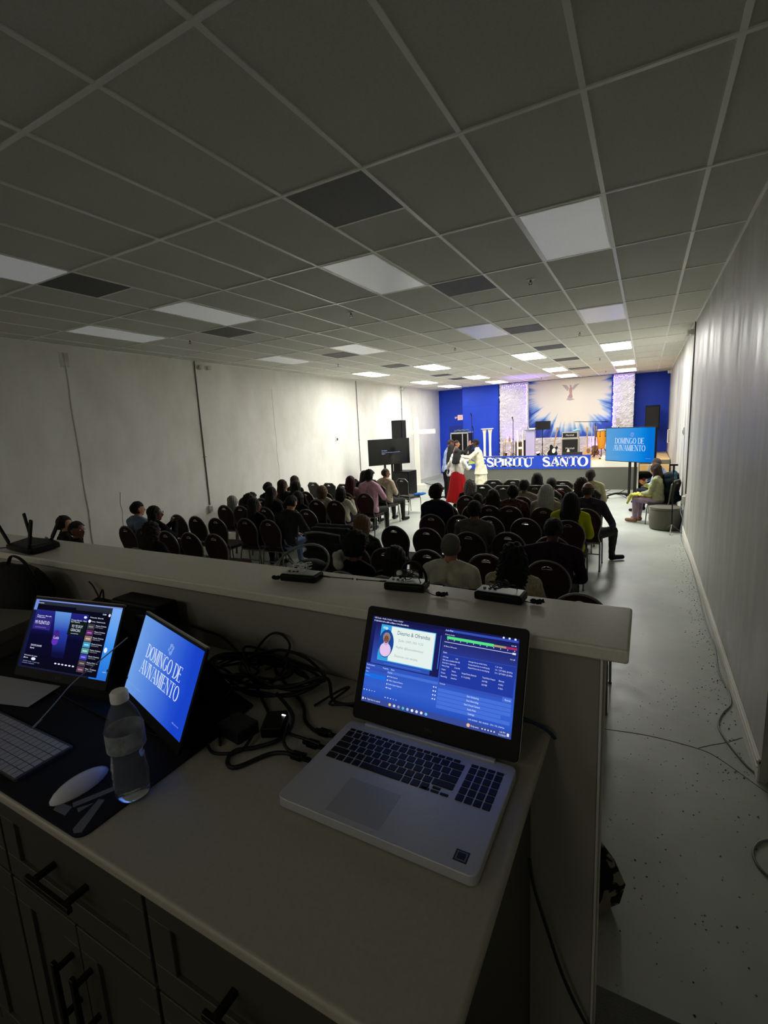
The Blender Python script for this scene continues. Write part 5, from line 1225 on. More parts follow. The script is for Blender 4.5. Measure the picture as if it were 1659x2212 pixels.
for x, y, rz, lab in [(-7.56, 10.02, -.2, 'empty charcoal chair nearest the left wall'), (-6.99, 9.91, -.15, 'empty charcoal chair, second from the left wall, front area'), (-6.45, 9.75, -.1, 'empty dark chair left of the dark red hair, front area'),
                      (-6.87, 10.9, -.2, 'empty charcoal chair below the black television, left one'), (-6.18, 10.72, -.2, 'empty charcoal chair left of the bald beige shirt'), (-5.40, 10.97, -.35, 'empty charcoal chair with a blue cloth on the seat at the front left'),
                      (-3.07, 9.94, .1, 'empty charcoal chair, leftmost of the front right block, second row'), (-2.58, 9.83, .05, 'empty charcoal chair, second from left, second row of the front right block'), (-3.09, 10.82, .15, 'empty charcoal chair below the white suited speaker, front row'),
                      (-2.65, 10.91, .1, 'empty charcoal chair, second in the front row of the right block'), (-1.50, 10.76, -.1, 'empty charcoal chair in the front row left of the cream shirt'), (-1.42, 9.95, -.1, 'empty charcoal chair behind the front row one, left of the cream shirt')]:
    place_chair(x, y, lab, 'crown', rz)

# white hood and shoulder cloth behind the nearest round-haired person
m = MB()
for i in range(10):
    a = PI * .55 + i / 9 * PI * .75; m.ell((-2.42 + .15 * math.cos(a), 3.70 + .13 * math.sin(a) * .8, .985 + .03 * math.sin(i * 2)), (.055, .045, .06), 8)
me = remesh(m, .012); V_, N_, F_ = arrs(me); bpy.data.meshes.remove(me)
hd_ = subset(V_, N_, F_, np.ones(len(F_), bool), 0, 'hood_scarf', cloth('white_hood', (196, 192, 182)), None, .008)
tag(hd_, 'white hood scarf bunched at the neck of the nearest round-haired person', 'scarf')

# ---- stroller and infant carrier in the aisle of the left block
s_ = thing('stroller', (-3.5, 5.0, 0), 'black folded stroller with curved hood standing in the centre aisle', 'stroller')
m = MB()
for i in range(9):
    a = PI * .05 + PI * .9 * i / 8; m.capsule((-3.5 - .26, 5.0 + .30 * math.cos(a), .62 + .36 * math.sin(a)), (-3.5 + .26, 5.0 + .30 * math.cos(a), .62 + .36 * math.sin(a)), .05, .05, 8)
m.capsule((-3.7, 5.0, .5), (-3.3, 5.0, .5), .17, .17)
me = remesh(m, .018); V_, N_, F_ = arrs(me); bpy.data.meshes.remove(me)
subset(V_, N_, F_, np.ones(len(F_), bool), 0, 'hood', M_nyl, s_, .004).location = (3.5, -5.0, 0)
fr = MB()
for s in (-1, 1):
    fr.tube([(-3.5 + s * .26, 4.72, .95), (-3.5 + s * .26, 4.85, .6), (-3.5 + s * .25, 5.25, .12)], .012, 8, sub=2)
    fr.tube([(-3.5 + s * .26, 4.95, .5), (-3.5 + s * .27, 4.75, .12)], .012, 8)
fr.tube([(-3.76, 4.72, .95), (-3.5, 4.66, .99), (-3.24, 4.72, .95)], .013, 8, sub=4)
fr.build('stroller_frame', M_frame, s_, smooth=True)
for s in (-1, 1):
    for yy in (4.75, 5.28):
        MB().tube([(-3.5 + s * .27, yy + .07 * math.cos(2 * PI * i / 12), .085 + .07 * math.sin(2 * PI * i / 12)) for i in range(12)], .014, 8, closed=True, sub=1).cyl((-3.5 + s * .27 - .01, yy, .085), (-3.5 + s * .27 + .01, yy, .085), .03).build('wheel', M_rubber, s_, smooth=True)
s_ = thing('infant_carrier', (-3.28, 4.05, .0), 'black infant carrier with big oval grey tube frame, right behind the bar', 'carrier')
m = MB().tube([(-3.28 + .33 * math.cos(a) * (1 - .12 * math.sin(a)), 4.05 + .20 * math.sin(a), .80 + .15 * math.sin(a)) for a in [2 * PI * i / 16 for i in range(16)]], .013, 8, closed=True, sub=2)
m.build('rim_tube', M_frame, s_, smooth=True)
m = MB().tube([(-3.55, 4.1, .87), (-3.50, 4.18, .70), (-3.32, 4.2, .66)], .012, 8).tube([(-3.05, 4.0, .78), (-3.12, 3.95, .4), (-3.0, 3.85, .02)], .012, 8).tube([(-3.5, 4.0, .78), (-3.42, 3.95, .4), (-3.55, 3.85, .02)], .012, 8).tube([(-3.0, 4.1, .8), (-3.2, 4.3, .4), (-3.0, 4.4, .02)], .012, 8).tube([(-3.55, 4.1, .8), (-3.35, 4.3, .4), (-3.55, 4.4, .02)], .012, 8)
m.build('stand_tube', M_frame, s_, smooth=True)
m = MB().ell((-3.18, 4.05, .74), (.20, .16, .10), 18).ell((-3.2, 4.02, .66), (.17, .13, .09), 18); m.build('seat_pod', M_nyl, s_, smooth=True)

# ---- standing group before the stage
s1, A1, _ = stander(-5.31, 13.7, 1.817, 'tall person in light blue shirt and black trousers, bowing, leftmost of the standing group', -1.0,
   {-1: ((-.05, .10, -.27), (.02, .20, -.02), (0, 1, .2), (0, 0, -1)), 1: ((.06, .14, -.24), (.02, .24, .04), (0, 1, .3), (0, 0, -1))}, lean=.16, nod=.5, hair='shave', hc='brown', skin='m', top=cloth('pale_blue', (150, 170, 208)), bot=DK, vox=.010)
s2, A2, _ = stander(-4.90, 13.05, 1.68, 'person with long black hair, white sleeves and black bodice in the standing group', -.8,
   {-1: ((-.08, .04, -.26), (.0, .22, .02), (0, 1, .2), (0, 0, -1)), 1: ((.1, .16, -.14), (.0, .25, .02), (0, 1, 0), (0, 0, -1))}, lean=.03, fem=1, hair='long', hl=.45, hw=1.1, hc='black', skin='l', top=cloth('white', (220, 220, 226)), bot=CH, vox=.010)
me_ = MB().lathe([(.15, 1.22), (.165, 1.08), (.17, .94), (.18, .84)], 0, .03, 24, sy=.80, cap=False).mesh('dark_bodice', [DK], smooth=True); ob = bpy.data.objects.new('dark_bodice', me_); COL.objects.link(ob); ob.parent = s2
s3, A3, _ = stander(-5.36, 14.75, 1.75, 'person in dark clothes raising one open hand, at the back of the standing group', -1.3,
   {-1: ((-.06, .05, -.27), (.02, .2, .0), (0, 1, .2), (0, 0, -1)), 1: ((.14, .30, -.02), (.04, .14, .20), (.05, .1, 1), (1, .3, 0))}, lean=.02, hair='short', hc='brown', skin='l', top=CH, bot=DK, curl={-1: .35, 1: .05}, vox=.010)
s4, A4, _ = stander(-4.46, 12.35, 1.60, 'person with black hair, white knit top and long red sequined skirt, seen from behind', -.15,
   {-1: ((-.16, .02, -.20), (-.06, .20, .06), (-.3, 1, .2), (0, 0, -1)), 1: ((.14, .02, -.22), (-.02, .20, .02), (-.3, 1, .2), (0, 0, -1))}, lean=.02, fem=1, hair='long', hl=.30, hw=1.25, hc='black', skin='l', br=1.2, top=cloth('white_knit', (222, 216, 208)), bot=DK, bare=1, shoe=cloth('dark_shoe', (40, 30, 28)), hem=.86, vox=.010)
M_red = mat('red_sequin', c(120, 0, 4), .7, spec=.15, nscale=60, namt=.12, col2=c(140, 4, 10), bump=.6, bscale=140)
mm = MB().lathe([(.155, .98), (.185, .90), (.215, .80), (.25, .60), (.30, .35), (.345, .16), (.345, .155), (.2, .16)], 0, 0, 72, sy=.78, wob=lambda t, z: .045 * math.sin(t * 11 + 1.5 * math.sin(z * 3)) * (1.1 - z), cap=False)
me_ = mm.mesh('skirt', [M_red], smooth=True); ob = bpy.data.objects.new('skirt', me_); COL.objects.link(ob); ob.parent = s4
s5, A5, _ = stander(-4.30, 13.95, 1.79, 'person in cream white suit speaking into a microphone toward the standing group', 1.75,
   {-1: ((-.06, .20, -.16), (.06, .24, .05), (.2, 1, .3), (.3, 0, -1)), 1: ((.08, .06, -.27), (-.16, .20, .14), (-.3, .6, .5), (-1, 0, .2))}, lean=.18, nod=.15, fem=1, hair='short', hc='black', skin='d', br=1.18, top=cloth('cream_suit', (228, 222, 196)), bot=cloth('cream_suit', (228, 222, 196)), curl={-1: .35, 1: .9}, vox=.010, hem=.74)
mm = MB().lathe([(.175, 1.02), (.205, .90), (.23, .76), (.235, .755), (.2, .76)], 0, 0, 48, sy=.85, wob=lambda t, z: .03 * math.sin(t * 7) * (1.1 - z), cap=False)
me_ = mm.mesh('jacket_skirt', [cloth('cream_suit', (228, 222, 196))], smooth=True); ob = bpy.data.objects.new('jacket_hem', me_); COL.objects.link(ob); ob.parent = s5
mm = MB().lathe([(.18, .88), (.205, .7), (.215, .4), (.225, .12), (.2, .12)], 0, 0, 60, sy=.85, wob=lambda t, z: .035 * math.sin(t * 14) * (1.0 - z), cap=False)
me_ = mm.mesh('skirt', [cloth('cream_suit', (228, 222, 196))], smooth=True); ob = bpy.data.objects.new('pleated_skirt', me_); COL.objects.link(ob); ob.parent = s5
mi = thing('microphone', (-4.62, 14.1, 1.35), 'black handheld microphone held by the person in the cream suit', 'microphone')
MB().cyl((-4.56, 13.98, 1.30), (-4.55, 13.98, 1.46), .012, .017).build('mic_handle', M_black, mi, smooth=True); MB().ell((-4.55, 13.98, 1.49), .028, 14).build('mic_grille', mat('dark_mesh_metal', c(40, 40, 44), .4, metal=.6), mi, smooth=True)
tag(MB().prism([(0, 0), (.26, .0), (.28, .05), (.03, .12)], (-4.72, 14.0, 1.02), (.9, .3, .1), (0, .2, .98), (-.3, .95, 0), .006).build('folder', mat('yellow_green_folder', c(196, 214, 90), .7), bevel=.002), 'yellow green folder held between the standing group and the cream suit', 'folder')

# ---- right side: seated pair, ottoman, jacket, stand
p40 = sitter(.30, 11.15, 1.24, 'person with long brown hair, pale green blouse and lilac trousers, at the right wall', rz=1.15, fem=True, hair='long', hl=.44, hw=1.15, hc='brown', skin='l', top=cloth('pale_green', (168, 172, 132)), bot=cloth('lilac', (158, 136, 156)), shoe=cloth('tan_sandal', (150, 110, 84)), br=1.12, arms='phone', lean=.10, nod=.3, hem=.52, vox=.009)
m = MB()
for i in range(7):
    t = i / 6
    m.capsule((-.15, .12 + .40 * t, .60 - .02 * t), (.17, .12 + .40 * t, .60 - .02 * t), .03, .03, 8)
m.capsule((-.17, .50, .58), (-.18, .56, .42), .035, .03); m.capsule((.02, .50, .58), (.05, .56, .45), .045, .03); m.capsule((.15, .50, .58), (.17, .56, .44), .045, .03)
me = remesh(m, .012); V_, N_, F_ = arrs(me); bpy.data.meshes.remove(me)
sw = subset(V_, N_, F_, np.ones(len(F_), bool), 0, 'yellow_shawl', cloth('yellow_shawl', (196, 192, 92)), None, .008)
sw.location = (.30, 11.15, .0); sw.rotation_euler.z = 1.15
tag(sw, 'yellow shawl laid over the knees of the person in pale green', 'shawl')
p41 = sitter(.36, 12.45, 1.27, 'bald person in pale blue shirt seated behind the pale green blouse, at the right wall', rz=1.2, hair='shave', hc='shave', skin='m', top=cloth('pale_blue', (150, 170, 208)), bot=DJ, lean=.12, nod=.35)
for (x, y), lab in (((.30, 11.15), 'banquet chair seating the person in pale green blouse'), ((.36, 12.45), 'banquet chair seating the bald person in pale blue shirt')):
    rz = 1.15
    o = copy_tree(chair_crown); o.location = (x + .05 * math.sin(rz), y, 0); o.rotation_euler.z = rz; tag(o, 'charcoal ' + lab, 'chair', 'charcoal crown-back banquet chairs')
m = MB()
for i in range(6):
    m.ell((.53 - .02 * i, 11.18 + .03 * (i % 2), .55 + .085 * i), (.10 + .012 * (5 - i), .19 - .008 * i, .09), 14)
me = remesh(m, .014); V_, N_, F_ = arrs(me); bpy.data.meshes.remove(me)
jk = subset(V_, N_, F_, np.ones(len(F_), bool), 0, 'jacket', cloth('dark_teal', (28, 44, 54)), None, .012)
tag(jk, 'dark teal jacket draped over the back of the chair by the right wall', 'jacket')
m = MB()
for i in range(4): m.ell((.56, 12.1 + .03 * i, .70 + .07 * i), (.09, .20, .09), 12)
me = remesh(m, .014); V_, N_, F_ = arrs(me); bpy.data.meshes.remove(me)
jk = subset(V_, N_, F_, np.ones(len(F_), bool), 0, 'jacket', cloth('slate_blue', (58, 84, 104)), None, .012)
tag(jk, 'slate blue jacket bundled behind the bald person at the right wall', 'jacket')
ot = thing('ottoman', (.40, 10.80, 0), 'grey woven round-cornered ottoman against the right wall', 'ottoman')
M_ott = mat('grey_woven_fabric', c(112, 110, 98), .9, nscale=120, namt=.2, col2=c(92, 90, 80), bump=.5, bscale=200)
MB().lathe([(.23, .0), (.265, .02), (.285, .2), (.275, .36), (.262, .385)], .395, 10.72, 40, sx=1, sy=.95).build('ottoman_body', M_ott, ot, smooth=True)
MB().lathe([(.262, .387), (.272, .395), (.268, .435), (.23, .45)], .395, 10.72, 40, sx=1, sy=.95).build('lid', M_ott, ot, smooth=True)
ms_ = thing('microphone_stand', (.50, 10.35, 0), 'slim black tripod stand in front of the ottoman at the right wall', 'stand')
MB().cyl((.50, 10.35, .12), (.48, 10.38, 1.27), .011).build('pole', M_blackm, ms_, smooth=True)
MB().box(.41, .55, 10.36, 10.40, 1.27, 1.30).box(.47, .50, 10.36, 10.40, 1.15, 1.27).build('top_bracket', M_black, ms_, bevel=.004)
for a in (.3, 2.4, 4.5): MB().cyl((.50, 10.35, .16), (.50 + .20 * math.cos(a) * .8, 10.35 + .25 * math.sin(a), .012), .009, .009).build('leg', M_steel, ms_, smooth=True)

# ---- televisions
def tv(C, ax, W, H_, label, scr, poles, base, lname, zt=0):
    C = Vector(C); U = Vector((ax[0], ax[1], 0)).normalized(); N = Vector((U.y, -U.x, 0)); V = Zh
    t = thing('television', (C.x - N.x * .1, C.y - N.y * .1, 0), label, 'television')
    MB().obox(C - N * .03, U, V, N, W / 2, H_ / 2, .03).build('tv_panel', M_black, t, bevel=.006)
    f = Flat(C + N * .0015, U, V, N); f.W, f.H = W - .03, H_ - .035; f.eps = .001; scr(f); f.build('screen', t)
    B = C - N * .12
    for i, s in enumerate(poles): 
        p = B + U * s; MB().obox(Vector((p.x, p.y, (C.z + .1 + .1) / 2)), U, V, N, .03, (C.z + .1 - .1) / 2, .02).build('pole', M_blackm, t, bevel=.003)
    m = MB(); m.obox(Vector((B.x, B.y, C.z)), U, V, N, .2, .16, .02); m.build('bracket', M_blackm, t)
    for s in (-1, 1):
        m = MB()
        p = B + U * (s * .42); pts = [(p + N * .38), (p + N * .1), (p - N * .3)]
        m.tube([Vector((pts[0].x, pts[0].y, .085)), Vector((pts[1].x, pts[1].y, .125)), Vector((pts[2].x, pts[2].y, .085))], .028, 8, sub=4)
        m.build('foot', M_blackm, t, smooth=True)
        for q in (pts[0], pts[2]): MB().cyl(Vector((q.x, q.y, .03)) - U * .012, Vector((q.x, q.y, .03)) + U * .012, .03, n=16).build('caster', M_rubber, t, smooth=True)
    m = MB(); b2 = B; m.obox(Vector((b2.x, b2.y, .12)), U, V, N, .42, .025, .025); m.build('crossbar', M_blackm, t, bevel=.004)
    return t
def scr_off(f):
    f.r01(0, 0, 1, 1, mat('tv_glass_black', c(10, 11, 14), .12, spec=.6), 0)
    g_ = E_(190, 200, 255)
    f.t01('No Signal', .30, .42, .04, g_, w=.13 * f.W); f.t01('Please check the input source and cable', .30, .50, .035, g_, w=.46 * f.W); f.t01('Signal', .30, .55, .035, g_, w=.08 * f.W)
tv((-6.66, 12.62, 1.54), (.587, .809), 1.35, .76, 'black television showing small white text on a floor stand, left side', scr_off, (-.12, .12), 0, 'l')
def scr_dom2(f):
    f.bg = emi_grad('tv_sky_blue', [(.1, c(100, 162, 214)), (.5, c(64, 150, 220)), (.85, c(10, 132, 222)), (1, c(4, 112, 208))], 'X', .52, .22)
    dome(f)
tv((-.38, 14.35, 1.48), (.74, -.672), 1.62, .92, 'large television with bright blue revival slide on a wheeled stand, right side', scr_dom2, (-.06, .12), 0, 'r')
# ---- loudspeaker stack at left, cross
t = thing('subwoofer', (-6.7, 13.5, 0), 'black cube subwoofer on the floor behind the left television', 'speaker')
MB().box(-7.02, -6.42, 13.35, 13.95, .0, .88).build('cabinet', M_black, t, bevel=.01); MB().box(-6.98, -6.46, 13.338, 13.352, .05, .83).build('grille', mat('black_grille', c(22, 22, 23), .8, bump=.5, bscale=400), t)
t = thing('loudspeaker', (-6.75, 13.6, .88), 'black loudspeaker on a pole above the subwoofer, behind the left television', 'speaker')
MB().box(-7.0, -6.63, 13.45, 13.75, 1.78, 2.46).build('cabinet', M_black, t, bevel=.02, seg=3); MB().box(-6.97, -6.66, 13.44, 13.452, 1.83, 2.42).build('grille', mat('black_grille', c(22, 22, 23), .8, bump=.5, bscale=400), t)
MB().cyl((-6.8, 13.6, .88), (-6.8, 13.6, 1.8), .02).build('pole', M_blackm, t, smooth=True)
t = thing('loudspeaker', (-6.75, 13.55, .88), 'small black box monitor standing on the subwoofer', 'speaker'); MB().box(-6.96, -6.74, 13.4, 13.58, .88, 1.2).build('cabinet', M_black, t, bevel=.01)
cr = thing('wooden_cross', (-7.28, 15.9, 0), 'tall white wooden cross on a square base near the left wall', 'cross')
Rz = Matrix.Rotation(.60, 3, 'Z'); M_cw = mat('white_cross_paint', c(232, 230, 218), .6)
def rb(a, ce): 
    m = MB().box(*a); m.v = [tuple(Rz @ Vector(v) + Vector(ce)) for v in m.v]; return m
rb((-.095, .095, -.07, .07, .14, 2.56), (-7.28, 15.9, 0)).build('upright', M_cw, cr, bevel=.004)
rb((-.70, .70, -.065, .065, 1.97, 2.13), (-7.28, 15.89, 0)).build('crossbeam', M_cw, cr, bevel=.004)
rb((-.27, .27, -.27, .27, 0, .16), (-7.28, 15.9, 0)).build('base', M_cw, cr, bevel=.005)

# ---------------------------------------------------------------- stage
ZS = .92; YF = 16.4
M_stagef = mat('grey_stage_carpet', c(112, 113, 106), .95, nscale=60, namt=.2, col2=c(98, 99, 92), bump=.3, bscale=160)
M_wood = mat('pale_wood_laminate', c(226, 196, 140), .4, nscale=2, namt=.25, col2=c(206, 170, 110), stretch=(1, 8, 1))
M_trimw = mat('white_stage_trim', c(232, 230, 218), .6)
st = thing('stage', (-2.6, 18, 0), 'raised stage with grey carpeted front and pale wood floor', 'stage')
MB().box(-5.95, XR - .02, YF + .01, YB - .005, 0, ZS - .015).box(-5.95, -.25, YF, YF + .02, 0, .70).build('riser', M_stagef, st)
MB().box(-5.95, -.15, YF - .012, YF + .02, .70, ZS).build('fascia', M_trimw, st, bevel=.003)
MB().box(-5.95, XR - .02, YF + .01, YB - .005, ZS - .014, ZS).build('stage_floor', M_wood, st)
t = thing('stage_steps', (.2, 16.0, 0), 'pale wooden steps up to the right end of the stage', 'steps')
for i in range(4): MB().box(-.12, .64, YF - .01 - .22 * (4 - i), YF - .22 * (3 - i) - .012, 0, .2 * (i + 1) - .02).build('step', M_wood, t, bevel=.004)
bn = thing('banner', (-3.4, YF, ZS), 'blue banner with white serif letters hanging on the stage front', 'banner')
m = MB(); nx = 60
bx0, bx1, bz0, bz1 = -5.55, -1.50, .66, 1.10
V_ = []; F_ = []
for i in range(nx + 1):
    x = bx0 + (bx1 - bx0) * i / nx
    for z in (bz0, .92, bz1): V_.append((x, YF - .03 - .004 * math.sin(i * .7), z))
for i in range(nx):
    for k in (0, 1): F_.append((i * 3 + k, i * 3 + 3 + k, i * 3 + 4 + k, i * 3 + 1 + k))
m.add(V_, F_); m.add([(a, b + .008, d) for a, b, d in V_], [f[::-1] for f in F_])
m.build('banner_cloth', mat('banner_blue', c(26, 66, 190), .7), bn, smooth=True)
M_bl = mat('banner_white_letters', c(232, 236, 240), .6); M_bi = mat('banner_inline_grey', c(150, 160, 175), .6)
def west(txt, x0, x1, z, h):
    f = Flat((0, YF - .036, 0), (1, 0, 0), (0, 0, 1), (0, -1, 0)); f.eps = .001
    tot = sum(GL[ch][1] for ch in txt); sx = (x1 - x0) / (tot * h)
    serif(f, txt, (x0 + x1) / 2, z, h, M_bl, thick=.27, thin=.10, sx=sx, lay=1, slab=.27); f.build('lettering', bn)
west('ESPIRITU', -5.10, -3.27, .745, .30); west('SANTO', -2.98, -1.57, .745, .30)
# mural with sun rays and a pale dove
def mural_mat():
    m = bpy.data.materials.new('printed_sky_mural'); m.use_nodes = True; nt = m.node_tree; b = nt.nodes['Principled BSDF']; L = nt.links.new
    b.inputs['Roughness'].default_value = .5
    uv = nt.nodes.new('ShaderNodeUVMap'); mp = nt.nodes.new('ShaderNodeMapping'); mp.inputs['Location'].default_value = (-.5, -.80, 0); L(uv.outputs[0], mp.inputs[0])
    sc_ = nt.nodes.new('ShaderNodeVectorMath'); sc_.operation = 'MULTIPLY'; sc_.inputs[1].default_value = (1.0, .78, 1); L(mp.outputs[0], sc_.inputs[0])
    ln = nt.nodes.new('ShaderNodeVectorMath'); ln.operation = 'LENGTH'; L(sc_.outputs[0], ln.inputs[0])
    nm = nt.nodes.new('ShaderNodeVectorMath'); nm.operation = 'NORMALIZE'; L(sc_.outputs[0], nm.inputs[0])
    n1 = nt.nodes.new('ShaderNodeTexNoise'); n1.inputs['Scale'].default_value = 7; n1.inputs['Detail'].default_value = 6; L(nm.outputs[0], n1.inputs['Vector'])
    n2 = nt.nodes.new('ShaderNodeTexNoise'); n2.inputs['Scale'].default_value = 6; n2.inputs['Detail'].default_value = 6; L(uv.outputs[0], n2.inputs['Vector'])
    a = nt.nodes.new('ShaderNodeMath'); a.operation = 'MULTIPLY_ADD'; L(n1.outputs[0], a.inputs[0]); a.inputs[1].default_value = -.62; L(ln.outputs[1], a.inputs[2])
    a2 = nt.nodes.new('ShaderNodeMath'); a2.operation = 'MULTIPLY_ADD'; L(n2.outputs[0], a2.inputs[0]); a2.inputs[1].default_value = -.20; L(a.outputs[0], a2.inputs[2])
    r_ = nt.nodes.new('ShaderNodeValToRGB'); L(a2.outputs[0], r_.inputs[0])
    E = r_.color_ramp.elements
    while len(E) < 5: E.new(.5)
    for e, (p, cc) in zip(E, ((0, c(218, 214, 202)), (.03, c(206, 208, 208)), (.10, c(120, 158, 206)), (.17, c(32, 70, 172)), (.32, c(14, 34, 130)))): e.position = p; e.color = cc
    L(r_.outputs[0], b.inputs['Base Color']); return m
MW = mural_mat()
mu = thing('mural_banner', (-2.59, 19.4, 1.5), 'printed mural of white rays bursting over deep blue sky with a pale dove', 'mural')
f = Flat((-2.59, 19.396, 2.62), (1, 0, 0), (0, 0, 1), (0, -1, 0)); f.W, f.H = 2.92, 2.2; f.rect(-1.46, -1.1, 1.46, 1.1, MW, 0); f.build('print', mu)
f = Flat((-2.52, 19.396, 3.25), (1, 0, 0), (0, 0, 1), (0, -1, 0)); f.eps = .002
DV = mat('dove_mauve', c(176, 140, 144), .6); DV2 = mat('dove_pale', c(176, 162, 166), .6)
f.poly([(-.02, .16), (.04, .17), (.07, .10), (.05, -.05), (.08, -.22), (-.02, -.26), (-.10, -.20), (-.03, -.08), (-.05, .06)][::-1], DV); f.ell(.0, .20, .035, .035, DV)
f.poly([(-.04, .12), (-.14, .24), (-.30, .27), (-.22, .16), (-.10, .02)], DV2, 1.5); f.poly([(.05, .12), (.14, .24), (.32, .27), (.24, .20), (.10, .04)][::-1], DV2, 1.5); f.poly([(-.10, -.22), (.05, -.24), (.16, -.30), (-.02, -.33), (-.14, -.30)][::-1], DV2, 1.5)
f.build('dove', mu)
# white paper flower walls
M_fluff = mat('white_tissue_flowers', c(206, 204, 210), .8)
def fluffy(x0, x1, y, z0, z1, name, lab):
    m = MB(); nx = int((x1 - x0) / .022); nz_ = int((z1 - z0) / .022); V_ = []; F_ = []
    for j in range(nz_ + 1):
        for i in range(nx + 1):
            x = x0 + (x1 - x0) * i / nx; z = z0 + (z1 - z0) * j / nz_
            p = Vector((x * 7, z * 7, 3.3)); d, pts = noise.voronoi(p)
            h = .07 * (1 - min(d[0], 1)) + .05 * abs(noise.noise(Vector((x * 22, z * 22, 1)))) + .02 * noise.noise(Vector((x * 60, z * 60, 7)))
            ex = .03 * noise.noise(Vector((z * 12, 5, i * .0))) if i in (0, nx) else 0
            V_.append((x + ex, y - h, z))
    for j in range(nz_):
        for i in range(nx): a = j * (nx + 1) + i; F_.append((a, a + 1, a + nx + 2, a + nx + 1))
    t = thing(name, ((x0 + x1) / 2, y, z0), lab, 'decoration', 'white paper flower panels')
    m.add(V_, F_); m.build('flowers', M_fluff, t, smooth=False)
    MB().box(x0 + .01, x1 - .01, y - .01, y + .24, z0, z1).build('backing_panel', M_trimw, t)
    return t
fluffy(-5.10, -4.02, 19.14, ZS, H - .03, 'flower_wall', 'tall white paper flower panel left of the mural')
fluffy(-1.06, -.40, 19.14, ZS, H - .03, 'flower_wall', 'tall white paper flower panel right of the mural')
fluffy(-4.0, -1.08, 19.10, ZS, 1.58, 'flower_wall', 'low white paper flower wall below the mural')
PUR = emi('violet_led', (.30, .16, 1, 1), 10)
for i, (x, z0, z1) in enumerate(((-4.04, 2.2, 3.6), (-1.04, 1.9, 3.62))):
    m = MB(); rnd = random.Random(i)
    for k in range(34): z = z0 + (z1 - z0) * k / 33; m.ell((x + rnd.uniform(-.025, .025), 19.0, z), .013, 6)
    for k in range(12): m.ell((x - 1.0 * (1 - i) + (.05 + .05 * k) * (1 if i else 1.6), 19.0, 3.60 + rnd.uniform(-.03, .03)), .012, 6)
    tag(m.build('string_lights', PUR), 'violet string lights down the inner edge of the %s flower panel' % ('left' if i == 0 else 'right'), 'lights')
def spot(loc, to, pw, name, lab, col=(.32, .18, 1), size=1.2):
    t = thing(name, loc, lab, 'stage light'); loc = Vector(loc)
    d = (Vector(to) - loc).normalized(); MB().cyl(loc - d * .13, loc, .05, .075, 18).build('can', M_black, t, smooth=True); MB().cyl(loc + d * .001, loc + d * .004, .066, n=18).build('lens', PUR, t)
    MB().box(loc.x - .09, loc.x + .09, loc.y - .03, loc.y + .03, loc.z - .13, loc.z - .11).build('yoke', M_black, t)
    l = bpy.data.lights.new('stage_lamp', 'SPOT'); l.energy = pw; l.color = col; l.spot_size = size; l.spot_blend = .6; l.shadow_soft_size = .06
    o = bpy.data.objects.new('stage_lamp', l); COL.objects.link(o); o.parent = t; o.location = d * .01
    o.rotation_euler = (Vector(to) - loc).to_track_quat('-Z', 'Y').to_euler()
spot((-3.55, 18.7, ZS + .14), (-3.75, 17.3, H), 260, 'stage_light', 'small purple uplight on the stage floor behind the clear lectern', size=.7)
spot((-4.75, 18.6, ZS + .14), (-4.5, 19.2, 2.6), 35, 'stage_light', 'small purple uplight in front of the left flower panel')
spot((-1.75, 18.6, ZS + .14), (-1.5, 19.2, 1.4), 25, 'stage_light', 'small purple uplight beside the conga')
# wall loudspeaker at right
t = thing('loudspeaker', (.17, 19.2, 1.7), 'black loudspeaker mounted high on the blue wall at right', 'speaker')
MB().box(-.04, .40, 18.95, 19.3, 1.75, 2.56).build('cabinet', M_black, t, bevel=.02); MB().box(-.01, .37, 18.94, 18.952, 1.8, 2.5).build('grille', mat('black_grille', c(22, 22, 23), .8, bump=.5, bscale=400), t)
MB().cyl((.18, 19.15, ZS), (.18, 19.15, 1.76), .02).box(.0, .36, 19.0, 19.3, ZS, ZS + .02).build('pole', M_blackm, t)
# door and exit sign
d_ = MB().box(-7.56, -6.80, YB - .03, YB - .002, .0, 2.19).box(-7.48, -6.88, YB - .045, YB - .03, .02, 2.10)
dr = struct(d_.build('door_1', mat('door_blue', c(20, 50, 158), .5), bevel=.004))
ho = MB().cyl((-6.95, YB - .045, 1.0), (-6.95, YB - .10, 1.0), .012).cyl((-6.95, YB - .10, 1.0), (-7.06, YB - .10, 1.0), .011).build('door_handle', M_chrome, None, smooth=True); ho.parent = dr
t = thing('exit_sign', (-6.97, YB - .05, 2.54), 'white framed red EXIT sign with side lamps above the blue door', 'exit sign')
MB().box(-7.15, -6.80, YB - .06, YB - .002, 2.43, 2.66).build('housing', M_white, t, bevel=.01)
f = Flat((-6.975, YB - .061, 2.545), (1, 0, 0), (0, 0, 1), (0, -1, 0)); f.eps = .001; f.rect(-.14, -.08, .14, .08, emi('exit_pink_glow', c(255, 150, 140), 1.2), 1)
f.text('EXIT', 0, -.055, .11, emi('exit_red', c(230, 30, 40), 1.0), lay=2, al='C', w=.22); f.build('sign_face', t)
for s in (-1, 1): MB().cyl((-6.975 + s * .19, YB - .05, 2.56), (-6.975 + s * .25, YB - .12, 2.54), .035, .05, 14).build('lamp_head', M_white, t, smooth=True)
